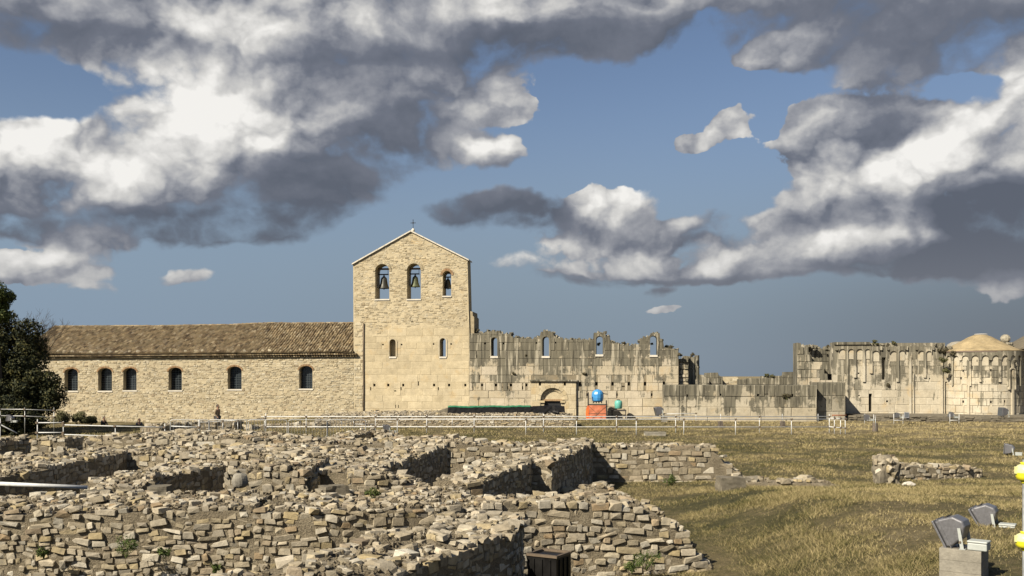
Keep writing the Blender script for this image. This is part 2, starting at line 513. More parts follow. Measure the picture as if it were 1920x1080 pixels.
def link(name, me, parent=None, M=None, kind=None, mt=None):
    o = bpy.data.objects.new(name, me)
    COL.objects.link(o)
    if parent is not None:
        o.parent = parent
    if M is not None:
        o.matrix_basis = M
    if mt is not None:
        me.materials.append(mt)
    if kind:
        o['kind'] = kind
    return o


class MB:
    """collects geometry, then links it as ONE mesh object"""
    def __init__(s):
        s.v = []
        s.f = []

    def add(s, vs, fs, M=None):
        b = len(s.v)
        if M is None:
            s.v += [tuple(v) for v in vs]
        else:
            s.v += [tuple(M @ Vector(v)) for v in vs]
        s.f += [tuple(b + i for i in f) for f in fs]
        return s

    def box(s, x0, x1, y0, y1, z0, z1, M=None):
        vs = [(x0, y0, z0), (x1, y0, z0), (x1, y1, z0), (x0, y1, z0), (x0, y0, z1), (x1, y0, z1), (x1, y1, z1), (x0, y1, z1)]
        return s.add(vs, [(0, 3, 2, 1), (4, 5, 6, 7), (0, 1, 5, 4), (1, 2, 6, 5), (2, 3, 7, 6), (3, 0, 4, 7)], M)

    def tube(s, pts, r, n=8, cap=True):
        pts = [Vector(p) for p in pts]
        rs = r if isinstance(r, (list, tuple)) else [r] * len(pts)
        b = len(s.v)
        for i, p in enumerate(pts):
            d = (pts[min(i + 1, len(pts) - 1)] - pts[max(i - 1, 0)]).normalized()
            a = d.orthogonal().normalized()
            if abs(d.z) < .9:
                a = d.cross(Vector((0, 0, 1))).normalized()
            c = d.cross(a)
            for k in range(n):
                w = 2 * pi * k / n
                s.v.append(tuple(p + (a * cos(w) + c * sin(w)) * rs[i]))
        for i in range(len(pts) - 1):
            for k in range(n):
                k2 = (k + 1) % n
                s.f.append((b + i * n + k, b + i * n + k2, b + (i + 1) * n + k2, b + (i + 1) * n + k))
        if cap:
            s.f.append(tuple(b + k for k in range(n))[::-1])
            s.f.append(tuple(b + (len(pts) - 1) * n + k for k in range(n)))
        return s

    def lathe(s, prof, n=16, M=None):
        vs = []
        for r, z in prof:
            for k in range(n):
                w = 2 * pi * k / n
                vs.append((r * cos(w), r * sin(w), z))
        fs = []
        for i in range(len(prof) - 1):
            for k in range(n):
                k2 = (k + 1) % n
                fs.append((i * n + k, i * n + k2, (i + 1) * n + k2, (i + 1) * n + k))
        return s.add(vs, fs, M)

    def slab(s, loops, y0, y1, tf=None):
        """flat plate with holes: loops in (x, z), front at y0, back at y1"""
        loops = [list(l) for l in loops]
        tri = tessellate_polygon([[Vector((x, z, 0)) for x, z in l] for l in loops])
        flat = [p for l in loops for p in l]
        n = len(flat)
        vs = [(x, y0, z) for x, z in flat] + [(x, y1, z) for x, z in flat]
        fs = [tuple(t) for t in tri] + [tuple(n + i for i in t)[::-1] for t in tri]
        b = 0
        for l in loops:
            m = len(l)
            for i in range(m):
                j = (i + 1) % m
                fs.append((b + i, b + j, n + b + j, n + b + i))
            b += m
        if tf:
            vs = [tf(*v) for v in vs]
        return s.add(vs, fs)

    def mesh(s, name):
        me = bpy.data.meshes.new(name)
        me.from_pydata(s.v, [], s.f)
        me.update()
        return me

    def build(s, name, mt, parent=None, smooth=False, kind=None, origin=None, fixn=False):
        if origin is not None:
            ox, oy, oz = origin
            s.v = [(x - ox, y - oy, z - oz) for x, y, z in s.v]
        me = s.mesh(name)
        if fixn:
            bm = bmesh.new()
            bm.from_mesh(me)
            bmesh.ops.recalc_face_normals(bm, faces=bm.faces)
            bm.to_mesh(me)
            bm.free()
        if smooth:
            me.polygons.foreach_set('use_smooth', [True] * len(me.polygons))
        o = link(name, me, parent, None, kind, mt)
        if origin is not None and parent is None:
            o.location = origin
        return o


def bevel(o, w=.01, seg=1):
    md = o.modifiers.new('bevel', 'BEVEL')
    md.width = w
    md.segments = seg
    md.limit_method = 'ANGLE'
    return o


# stones: a handful of broken-stone hulls and squared-block shapes whose mesh data every stone shares
def hull_mesh(name, seed, boxy):
    rr = random.Random(seed)
    bm = bmesh.new()
    for sx_ in (-1, 1):
        for sy_ in (-1, 1):
            for sz_ in (-1, 1):
                k = 1 - rr.random() * boxy
                bm.verts.new((sx_ * .5 * k * rr.uniform(.78, 1), sy_ * .5 * rr.uniform(.75, 1), sz_ * .5 * k * rr.uniform(.74, 1)))
    for i in range(5):
        v = Vector((rr.gauss(0, 1), rr.gauss(0, 1), rr.gauss(0, 1))).normalized()
        bm.verts.new(v * rr.uniform(.50, .60))
    bmesh.ops.convex_hull(bm, input=bm.verts)
    loose = [v for v in bm.verts if not v.link_faces]
    bmesh.ops.delete(bm, geom=loose, context='VERTS')
    bmesh.ops.recalc_face_normals(bm, faces=bm.faces)
    me = bpy.data.meshes.new(name)
    bm.to_mesh(me)
    bm.free()
    return me


HULLS = [hull_mesh('broken_stone_shape', 100 + i, .35) for i in range(22)]
BLOCKY = [hull_mesh('squared_stone_shape', 200 + i, .10) for i in range(16)]
for me in HULLS + BLOCKY:
    me.materials.append(RUBBLE)


def block_mesh(name, seed, ch=.035, jit=.012):
    rr = random.Random(seed)
    j = lambda: rr.uniform(-jit, jit)
    vs, fs = [], []
    for y, c in ((.5, 0), (-.42, 0), (-.5, ch)):
        for sx_, sz_ in ((-1, -1), (1, -1), (1, 1), (-1, 1)):
            vs.append((sx_ * (.5 - c * .6) + j(), y, sz_ * (.5 - c) + j()))
    for r in range(2):
        for k in range(4):
            a, b2 = r * 4 + k, r * 4 + (k + 1) % 4
            fs.append((a, a + 4, b2 + 4, b2))
    fs.append((8, 9, 10, 11)[::-1])
    me = bpy.data.meshes.new(name)
    me.from_pydata(vs, [], [f[::-1] for f in fs])
    me.update()
    return me


BLOCKS = {}


def block_of(mt):
    if mt.name not in BLOCKS:
        ms = [block_mesh('ashlar_block_shape', 300 + i) for i in range(8)]
        for m_ in ms:
            m_.materials.append(mt)
        BLOCKS[mt.name] = ms
    return random.choice(BLOCKS[mt.name])


def joined(name, parts, parent, mt, kind='stuff'):
    """parts = [(mesh, matrix)] joined into one object"""
    V_, F_, off = [], [], 0
    cache = {}
    for me, M in parts:
        if me.name not in cache:
            a = np.empty(len(me.vertices) * 3)
            me.vertices.foreach_get('co', a)
            cache[me.name] = (a.reshape(-1, 3), [tuple(p.vertices) for p in me.polygons])
        a, fs = cache[me.name]
        Mn = np.array(M)
        V_.append(a @ Mn[:3, :3].T + Mn[:3, 3])
        F_ += [tuple(i + off for i in f) for f in fs]
        off += len(a)
    if not V_:
        return None
    me = bpy.data.meshes.new(name)
    me.from_pydata(np.concatenate(V_).tolist(), [], F_)
    me.update()
    return link(name, me, parent, None, kind, mt)


def TRS(loc, rot, sc):
    return Matrix.LocRotScale(Vector(loc), rot, Vector(sc))


from mathutils import Euler


# ------------------------------------------------------------------ ground
def sm(t_):
    t_ = max(0.0, min(1.0, t_))
    return t_ * t_ * (3 - 2 * t_)


def ground_z(x, y):
    z = .95 * sm((x - 3.0) / 3.6) * sm((31 - y) / 14)
    z -= .55 * sm((-13 - x) / 12) * sm((y - 48) / 16)
    z += .05 * noise.noise((x * .25, y * .25, 0)) + .03 * noise.noise((x * .9, y * .9, 3))
    return z


def px(px_, py_, z):
    """the point at height z that the photo shows at (px_, py_)"""
    d = (EYE - z) * F / (py_ - HZ)
    return Vector(((px_ - 960) / F * d, d, z))


def pxd(px_, d, z=0.0):
    return Vector(((px_ - 960) / F * d, d, z))


xs = sorted(set([-3500, -1500, -700, -300, -150] + [i * 1.0 for i in range(-90, 91)] + [150, 300, 700, 1500, 3500]))
ys = sorted(set([-400, -150, -60, -25] + [i * 1.0 for i in range(-10, 110)] + [130, 200, 350, 700, 1500, 3500, 7000]))
g = MB()
for y in ys:
    for x in xs:
        g.v.append((x, y, ground_z(x, y)))
nx = len(xs)
for j in range(len(ys) - 1):
    for i in range(nx - 1):
        g.f.append((j * nx + i, j * nx + i + 1, (j + 1) * nx + i + 1, (j + 1) * nx + i))
g.build('ground', GROUND, smooth=True, kind='structure')

# ------------------------------------------------------------------ the church and the unfinished church
TH = atan(0.12)
FC, FS = cos(TH), sin(TH)
FY = 76.3


def fu(px_, py_=HZ, dy=0.0):
    """photo pixel -> (along, height) on the church front (dy metres behind it)"""
    t_ = (px_ - 960) / F
    u = (t_ * (FY + dy * FC) - dy * FS) / (FC + t_ * FS)
    Y = FY - u * FS + dy * FC
    return u, EYE - (py_ - HZ) / F * Y


def fworld(u, y, z):
    return Vector((u * FC + y * FS, FY - u * FS + y * FC, z))


class Site:
    """a thing on the church front; its parts are given in front coordinates"""
    def __init__(s, name, px_, dy, z, label, cat, group=None):
        s.u0, s.y0, s.z0 = fu(px_, HZ, dy)[0], dy, z
        s.o = empty(name, fworld(s.u0, dy, z), -TH, label, cat, group)

    def put(s, mb, name, mt, kind=None, smooth=False, parent=None, fixn=True):
        mb.v = [(x - s.u0, y - s.y0, z - s.z0) for x, y, z in mb.v]
        return mb.build(name, mt, parent or s.o, smooth, kind, fixn=fixn)

    def M(s, loc, rot, sc):
        return TRS((loc[0] - s.u0, loc[1] - s.y0, loc[2] - s.z0), rot, sc)


def arch(u0, u1, z0, z1, rise=None, n=10):
    hw = (u1 - u0) / 2
    uc = (u0 + u1) / 2
    rise = hw if rise is None else rise
    zs = z1 - rise
    pts = [(u0, z0), (u1, z0)]
    for i in range(n + 1):
        a = pi * i / n
        pts.append((uc + hw * cos(a), zs + rise * sin(a)))
    return pts


def arch_px(x0, x1, top, bot, dy=0, rise=None):
    u0, z1 = fu(x0, top, dy)
    u1, z0 = fu(x1, bot, dy)
    return arch(u0, u1, z0, z1, rise)


def rect_px(x, y, w, h, dy=0):
    u0, z1 = fu(x - w / 2, y - h / 2, dy)
    u1, z0 = fu(x + w / 2, y + h / 2, dy)
    return [(u0, z0), (u1, z0), (u1, z1), (u0, z1)]


def profile(pts):
    """height of a broken outline given as (along, height) points"""
    us = [p[0] for p in pts]
    zs = [p[1] for p in pts]
    return lambda u: float(np.interp(u, us, zs))


def hole_span(h, za, zb):
    """where hole h blocks a strip between heights za and zb"""
    hz0 = min(p[1] for p in h)
    hz1 = max(p[1] for p in h)
    if zb <= hz0 + .02 or za >= hz1 - .02:
        return None
    pts = [p[0] for p in h if za - .25 <= p[1] <= zb + .25 or p[1] == hz0]
    if za > hz0 + .05:
        # walk the outline at height za
        xs_ = []
        n = len(h)
        for i in range(n):
            a, b2 = h[i], h[(i + 1) % n]
            if (a[1] - za) * (b2[1] - za) <= 0 and a[1] != b2[1]:
                xs_.append(a[0] + (b2[0] - a[0]) * (za - a[1]) / (b2[1] - a[1]))
        if len(xs_) >= 2:
            return min(xs_), max(xs_)
    return min(p[0] for p in h), max(p[0] for p in h)


def ashlar(site, mt, ua, ub, za, top, holes, ch=(.45, .6), bw=(.6, 1.5), y=0.0, proud=.035, gap=.022, name='ashlar_block', tf=None, drop=0.0, limit=300, botf=None):
    z = za
    out = []
    row = 0
    while True:
        h = random.uniform(*ch)
        zt = z + h
        u = ua - random.uniform(0, bw[0])
        any_ = False
        while u < ub:
            w = random.uniform(*bw)
            a, b2 = max(u, ua), min(u + w, ub)
            u += w
            if b2 - a < .12:
                continue
            tz = top((a + b2) / 2)
            tz = min(tz, top(a + .05) + .12, top(b2 - .05) + .12)
            if z > tz - .10:
                continue
            any_ = True
            z1 = min(zt, tz)
            segs = [(a, b2)]
            for hl in holes:
                sp = hole_span(hl, z, z1)
                if not sp:
                    continue
                new = []
                for s0, s1 in segs:
                    if sp[1] <= s0 or sp[0] >= s1:
                        new.append((s0, s1))
                    else:
                        if sp[0] - s0 > .06:
                            new.append((s0, sp[0]))
                        if s1 - sp[1] > .06:
                            new.append((sp[1], s1))
                segs = new
            for s0, s1 in segs:
                if random.random() < drop:
                    continue
                out.append((s0, s1, z, z1))
        z = zt
        row += 1
        if not any_ or row > 60:
            break
    out.sort(key=lambda b: -(b[1] - b[0]) * (b[3] - b[2]))
    rest = []
    for i, (s0, s1, z0, z1) in enumerate(out):
        p = proud * random.uniform(.4, 1.3)
        dep = .22
        uc, zc = (s0 + s1) / 2, (z0 + z1) / 2
        w, hh = s1 - s0 - gap, z1 - z0 - gap
        if tf:
            loc, rot = tf(uc, y - p + dep / 2, zc)
        else:
            loc, rot = (uc, y - p + dep / 2, zc), Euler((0, 0, 0))
        M = site.M(loc, rot, (w, dep, hh))
        me = block_of(mt)
        if i < limit:
            link(name, me, site.o, M)
        else:
            rest.append((me, M))
    joined(name, rest, site.o, mt)
    return out


def rubble_face(site, name, mt, ua, ub, za, top, holes, sh=(.11, .2), sw=(.18, .5), y=0.0, proud=(.0, .05), gap=.02, bottom=None, keep=1.0, kind='stuff'):
    parts = []
    z = za
    row = 0
    while row < 200:
        h = random.uniform(*sh)
        u = ua - random.uniform(0, sw[1])
        live = False
        while u < ub:
            w = random.uniform(*sw)
            a, b2 = max(u, ua), min(u + w, ub)
            u += w
            uc = (a + b2) / 2
            zj = z + .06 * noise.noise((uc * .5, z, 5))
            if b2 - a < .07:
                continue
            if zj + h * .8 > top(uc):
                continue
            live = True
            if bottom and zj < bottom(uc):
                continue
            if random.random() > keep:
                continue
            bad = False
            for hl in holes:
                sp = hole_span(hl, zj, zj + h)
                if sp and sp[1] > a + .02 and sp[0] < b2 - .02:
                    if sp[0] - a > .1:
                        b2 = sp[0]
                    elif b2 - sp[1] > .1:
                        a = sp[1]
                    else:
                        bad = True
            if bad:
                continue
            dep = .16
            p = random.uniform(*proud)
            M = site.M(((a + b2) / 2, y - p + dep / 2, zj + h / 2), Euler((0, random.uniform(-.04, .04), 0)),
                       ((b2 - a - gap) * 1.05, dep, (h - gap) * random.uniform(.9, 1.08)))
            parts.append((random.choice(BLOCKY), M))
        z += h
        row += 1
        if not live and row > 3:
            break
    return joined(name, parts, site.o, mt, kind)


# ---------- nave with the tiled roof
nave = Site('church_nave', 380, 0, -.4, 'long low cream stone church nave with a sloping brown tiled roof and six arched windows', 'church')
nuL, nuR = fu(38)[0], fu(663.5)[0]
zeL, zeR = fu(75, 672)[1], fu(664, 668)[1]
eave = lambda u: zeL + (zeR - zeL) * (u - nuL) / (nuR - nuL)
WINS = [(121, 146, 691, 733), (184, 210, 690, 733), (231, 256, 690, 732), (316, 341, 689, 732), (427, 453, 687, 730), (561, 586, 686, 729)]
nholes = [arch_px(a, b_, t_, q, rise=.34) for a, b_, t_, q in WINS]
m = MB()
m.slab([[(nuL, -1.2), (nuR, -1.2), (nuR, zeR), (nuL, zeL)]] + nholes, 0, .7)
nave.put(m, 'wall', NAVE_MO)
m = MB()
m.box(nuL, nuL + .7, .7, 9.5, -1.2, zeL).box(nuL, nuR, 9.5, 10.2, -1.2, zeL)
ridgeY = 5.1
zrL, zrR = fu(90, 611.5, ridgeY)[1], fu(660, 603, ridgeY)[1]
m.add([(nuL, .1, zeL), (nuL, 10.1, zeL), (nuL, ridgeY, zrL - .1), (nuL + .6, .1, zeL), (nuL + .6, 10.1, zeL), (nuL + .6, ridgeY, zrL - .1)],
      [(0, 1, 2), (3, 5, 4), (0, 2, 5, 3), (1, 4, 5, 2), (0, 3, 4, 1)])
nave.put(m, 'rear_walls', NAVE_MO)
rubble_face(nave, 'rubble_stonework', NAVE_ST, nuL, nuR, -1.0, lambda u: eave(u) - .02, nholes, sh=(.085, .185), sw=(.14, .42), gap=.024, proud=(.0, .05))
for i, (hl, (a, b_, t_, q)) in enumerate(zip(nholes, WINS)):
    u0, u1 = hl[0][0], hl[1][0]
    z0 = hl[0][1]
    z1 = max(p[1] for p in hl)
    m = MB()
    m.slab([arch(u0 - .02, u1 + .02, z0 - .02, z1 + .02, .36)], .50, .53)
    w_ = nave.put(m, 'window', GLASS)
    m = MB()
    n_v = 4 if i not in (0, 3) else 3
    for k in range(1, n_v + 1):
        uu = u0 + .17 + (u1 - u0 - .17) * k / (n_v + 1)
        m.box(uu - .014, uu + .014, .470, .496, z0, z1 - .1)
    for k in range(1, 9):
        zz = z0 + (z1 - z0 - .12) * k / 9
        m.box(u0, u1, .466, .494, zz - .014, zz + .014)
    nave.put(m, 'glazing_bars', LEAD, parent=None)
    m = MB()
    m.box(u0 - .05, u1 + .05, -.05, .46, z0 - .10, z0 + .012)
    nave.put(m, 'window_sill', SLAB)
    # brick arch of thin voussoirs
    m = MB()
    hw, uc, zs = (u1 - u0) / 2, (u0 + u1) / 2, z1 - .34
    nb = 15
    for k in range(nb):
        a0, a1 = pi * (k + .08) / nb, pi * (k + .92) / nb
        v = []
        for y in (-.045, .1):
            for aa, rr_ in ((a0, 0.0), (a1, 0.0), (a1, .14), (a0, .14)):
                v.append((uc + (hw + rr_) * cos(aa), y, zs + (.34 + rr_) * sin(aa)))
        m.add(v, [(0, 1, 2, 3), (4, 7, 6, 5), (0, 4, 5, 1), (1, 5, 6, 2), (2, 6, 7, 3), (3, 7, 4, 0)])
    nave.put(m, 'brick_arch', BRICK, kind='stuff')
# roof
ov = .42
m = MB()
yE = -ov
def roof_pt(u, s_, lift=0.0):
    """s_ = 0 eave .. 1 ridge"""
    f_ = (u - nuL) / (nuR - nuL)
    ze, zr = zeL + (zeR - zeL) * f_ + .30, zrL + (zrR - zrL) * f_ - .12
    wob = .10 * noise.noise((u * .22, s_ * 1.5, 0)) + .03 * noise.noise((u * 1.3, s_ * 6, 4))
    return (u, yE + (ridgeY - yE) * s_, ze + (zr - ze) * s_ + wob + lift)
nu_, ns_ = 90, 12
for i in range(nu_ + 1):
    for j in range(ns_ + 1):
        m.v.append(roof_pt(nuL - .3 + (nuR - nuL + .3) * i / nu_, j / ns_))
for i in range(nu_):
    for j in range(ns_):
        a = i * (ns_ + 1) + j
        m.f.append((a, a + ns_ + 1, a + ns_ + 2, a + 1))
b0 = len(m.v)
m.add([roof_pt(nuL - .3, 1), roof_pt(nuR, 1), (nuR, 10.4, zeR + .2), (nuL - .3, 10.4, zeL + .2)], [(0, 1, 2, 3)])
nave.put(m, 'roof', TILE, fixn=False)
tile_shape = MB()
n_seg = 5
for k in range(2):
    r_ = .108 - .022 * k
    for i in range(n_seg + 1):
        a = pi * i / n_seg
        tile_shape.v.append((r_ * cos(a), .46 * k, r_ * .8 * sin(a)))
for i in range(n_seg):
    tile_shape.f.append((i, i + 1, n_seg + 2 + i, n_seg + 1 + i))
tile_shape.f.append(tuple(range(n_seg + 1))[::-1])
tile_me = tile_shape.mesh('curved_tile_shape')
parts = []
pitch = .235
ncol = int((nuR - nuL + .3) / pitch)
slope_len = sqrt((ridgeY - yE) ** 2 + (zrL - zeL - .42) ** 2)
nrow = int(slope_len / .36)
for c_ in range(ncol):
    for r_ in range(nrow):
        u = nuL - .2 + (c_ + .5) * pitch + random.gauss(0, .012)
        s_ = (r_ + .02) / nrow + random.gauss(0, .004)
        p0, p1 = Vector(roof_pt(u, s_)), Vector(roof_pt(u, s_ + .06))
        d_ = (p1 - p0)
        pit = atan2(d_.z, d_.y)
        M = TRS((p0.x - nave.u0, p0.y - nave.y0, p0.z + .035 - nave.z0 + random.uniform(0, .03)), Euler((pit - .05 + random.gauss(0, .025), random.gauss(0, .05), random.gauss(0, .055))), (1, 1, 1.1))
        parts.append((tile_me, M))
for k in range(int((nuR - nuL) / .38)):
    u = nuL + k * .38
    p0 = roof_pt(u, 1)
    parts.append((tile_me, TRS((p0[0] - nave.u0, p0[1] - nave.y0, p0[2] + .02 - nave.z0), Euler((random.gauss(0, .03), 0, -pi / 2)), (1.5, 1, 1.4))))
# loose stones that weigh the eave tiles down
joined('curved_tiles', parts, nave.o, TILE)
parts = []
u = nuL
while u < nuR - 2.8:
    u += random.choice([random.uniform(.4, 1.0), random.uniform(1.2, 2.4)])
    p0 = roof_pt(u, .02)
    parts.append((random.choice(HULLS), nave.M((p0[0], p0[1] + .1, p0[2] + .16), Euler((random.random(), random.random(), random.random())), (.28, .24, .19))))
joined('eave_stones', parts, nave.o, NAVE_ST)
# tiled cornice under the eave : two courses of tile ends over dark gaps
m = MB()
m.slab([[(nuL, zeL - .02), (nuR, zeR - .02), (nuR, zeR + .34), (nuL, zeL + .34)]], -.08, .3)
nave.put(m, 'cornice_bed', BEAM)
m = MB()
for row, (yy, dz) in enumerate(((-.20, .02), (-.34, .17))):
    k = 0
    u = nuL
    while u < nuR:
        u += .215
        z = eave(u) + dz
        m.slab([[(u - .07, z - .035), (u + .07, z - .035), (u + .10, z + .02), (u + .05, z + .075), (u - .05, z + .075), (u - .10, z + .02)]], yy + random.uniform(-.02, .02), 0)
nave.put(m, 'cornice_tiles', TILE, kind='stuff')

# ---------- bell gable
tower = Site('bell_gable', 771, 0, 0, 'tall cream stone bell gable with three arched openings and a pointed white coped top', 'bell gable')
T = [(664, 800), (880, 800), (880, 622), (879, 586), (876.5, 488), (770.5, 435), (662, 495.5)]
tl = [fu(*p) for p in T]
tl[0] = (tl[0][0], -1.0)
tl[1] = (tl[1][0], -1.0)
bell_px = [(703.5, 730, 495, 561), (763, 789, 494, 561), (830, 846, 508, 555)]
bholes = [arch_px(*b_) for b_ in bell_px]
lholes = [arch_px(730.5, 742, 636, 669), arch_px(824.5, 836, 634, 669)]
PUT_T = [(702, 722, 4, 5), (728, 722, 4, 5), (756, 722, 4, 5), (784.5, 719, 2, 8), (814, 722, 4, 5), (842, 722, 4, 5), (872.5, 722, 4, 5),
         (718, 646, 3, 3), (753, 646, 3, 3), (813, 645, 3, 3), (846, 645, 3, 3), (695, 729, 2, 6), (752, 729, 2, 6), (822, 729, 2, 6), (708, 769.5, 7, 2),
         (741, 733, 4, 2), (742, 762, 1.2, 6), (747, 762, 1.2, 6), (773, 603.5, 5, 2)]
pholes = [rect_px(*p) for p in PUT_T]
m = MB()
m.slab([tl] + bholes + lholes + pholes, 0, .5)
tower.put(m, 'wall', TOWER_ST)
m = MB()
m.slab([tl] + bholes + [lholes[1]], .5, 1.5)
tower.put(m, 'rear_wall', TOWER_ST)
uL, uR = tl[0][0], tl[1][0]
zmid = fu(700, 612)[1]
trans = lambda u: zmid + .9 * noise.noise((u * .5, 0, 9)) + .4 * noise.noise((u * 2, 0, 2))
topf = profile([(fu(662)[0], fu(662, 495.5)[1]), (fu(770.5)[0], fu(770.5, 435)[1]), (fu(877)[0], fu(877, 488)[1]), (fu(880)[0], fu(880, 586)[1])])
ashlar(tower, TOWER_ST, fu(684)[0], uR - .02, -.3, lambda u: trans(u), lholes + pholes + bholes, ch=(.42, .62), bw=(.6, 1.7), proud=.014, gap=.010)
rubble_face(tower, 'rubble_stonework', TOWER_RB, uL, fu(876.5)[0], zmid - 1.2, lambda u: topf(u) - .06, bholes + lholes + pholes, sh=(.085, .185), sw=(.14, .42), bottom=lambda u: trans(u) - .08, gap=.018, proud=(.0, .04))
rubble_face(tower, 'quoin_stonework', NAVE_ST, uL, fu(680.5)[0], -.8, lambda u: fu(672, 604)[1], [], sh=(.16, .3), sw=(.25, .6), gap=.022)
m = MB()
ud = fu(682)[0]
m.tube([(ud, -.07, -.3), (ud + .01, -.07, 2.0), (ud - .01, -.07, 5.0), (ud, -.07, fu(682, 606)[1])], .055, 8)
tower.put(m, 'downpipe', CLAMP, smooth=True)
# brick lining of the belfry arches
for (a, b_, t_, q), hl in zip(bell_px, bholes):
    u0, u1 = hl[0][0], hl[1][0]
    z0, z1 = hl[0][1], max(p[1] for p in hl)
    hw, uc = (u1 - u0) / 2, (u0 + u1) / 2
    zs = z1 - hw
    m = MB()
    nb = 17
    for k in range(nb):
        a0, a1 = pi * (k + .07) / nb, pi * (k + .93) / nb
        v = []
        for y in (-.05, .1):
            for aa, rr_ in ((a0, hw), (a1, hw), (a1, hw + .2), (a0, hw + .2)):
                v.append((uc + rr_ * cos(aa), y, zs + rr_ * sin(aa)))
        m.add(v, [(0, 1, 2, 3), (4, 7, 6, 5), (0, 4, 5, 1), (1, 5, 6, 2), (2, 6, 7, 3), (3, 7, 4, 0)])
    tower.put(m, 'brick_arch', BRICK if u0 > fu(820)[0] else TOWER_RB, kind='stuff')
    m = MB()
    m.box(u0 - .03, u1 + .03, -.07, 1.45, z0 - .09, z0 + .02)
    tower.put(m, 'opening_sill', SLAB)
for hl in lholes:
    u0, u1, z0 = hl[0][0], hl[1][0], hl[0][1]
    m = MB()
    m.box(u0 - .04, u1 + .05, -.06, .45, z0 - .12, z0 + .02)
    tower.put(m, 'opening_sill', SLAB)
    m = MB()
    hw, uc, zs = (u1 - u0) / 2, (u0 + u1) / 2, max(p[1] for p in hl) - (u1 - u0) / 2
    for k in range(1):
        ring = [(uc + (hw + .13) * cos(pi * i / 12), zs + (hw + .13) * sin(pi * i / 12)) for i in range(13)]
        inn = [(uc + (hw + .0) * cos(pi * i / 12), zs + hw * sin(pi * i / 12)) for i in range(13)][::-1]
        m.slab([[(uc + hw + .13, z0)] + ring + [(uc - hw - .13, z0), (uc - hw, z0)] + inn + [(uc + hw, z0)]], -.05, .2)
    tower.put(m, 'window_surround', PORTAL_ST)
# coping of the gable
for k, (pa, pb) in enumerate((((660.5, 496.5), (770.5, 434.5)), ((770.5, 434.5), (879.5, 489)))):
    (ua, za), (ub, zb) = fu(*pa), fu(*pb)
    m = MB()
    n = 9
    for i in range(n):
        f0, f1 = i / n, (i + .97) / n
        a_, c_ = Vector((ua + (ub - ua) * f0, za + (zb - za) * f0)), Vector((ua + (ub - ua) * f1, za + (zb - za) * f1))
        m2 = MB()
        m2.slab([[(a_.x, a_.y), (c_.x, c_.y), (c_.x, c_.y + .11), (a_.x, a_.y + .11)]], -.14, 1.62)
        m_ = tower.put(m2, 'coping_slab', SLAB)
uc_, zc_ = fu(771.5, 433)
m = MB()
m.lathe([(.0, 0), (.10, .04), (.15, .14), (.12, .24), (.05, .31), (0, .33)], 12, Matrix.Translation((uc_, .6, zc_ - .02)))
cb = tower.put(m, 'cross_base', SLAB, smooth=True)
m = MB()
m.tube([(uc_, .6, zc_ + .2), (uc_, .6, zc_ + .98)], .022, 6)
m.tube([(uc_ - .17, .6, zc_ + .74), (uc_ + .17, .6, zc_ + .74)], .02, 6)
for dx, dz in ((-.17, .74), (.17, .74), (0, .98)):
    m.lathe([(0, -.045), (.045, 0), (0, .045)], 6, Matrix.Translation((uc_ + dx, .6, zc_ + dz)))
m.tube([(uc_ - .07, .6, zc_ + .66), (uc_ + .07, .6, zc_ + .82)], .012, 5)
m.tube([(uc_ + .07, .6, zc_ + .66), (uc_ - .07, .6, zc_ + .82)], .012, 5)
tower.put(m, 'cross', IRON)
# stub of masonry beside the right edge of the gable
m = MB()
S0 = [(879.5, 640), (888.5, 640), (888.5, 594), (886, 592), (885.5, 584), (879.5, 583)]
m.slab([[fu(*p) for p in S0]], .12, 2.6)
tower.put(m, 'buttress_stub', TOWER_RB)
# body behind the gable
m = MB()
m.box(fu(668)[0], fu(876)[0], 1.62, 9.5, -1, 3.4)
m.box(fu(700)[0], fu(765)[0], 1.62, 2.0, 3.4, 8.2)
tower.put(m, 'inner_wall', NAVE_MO)

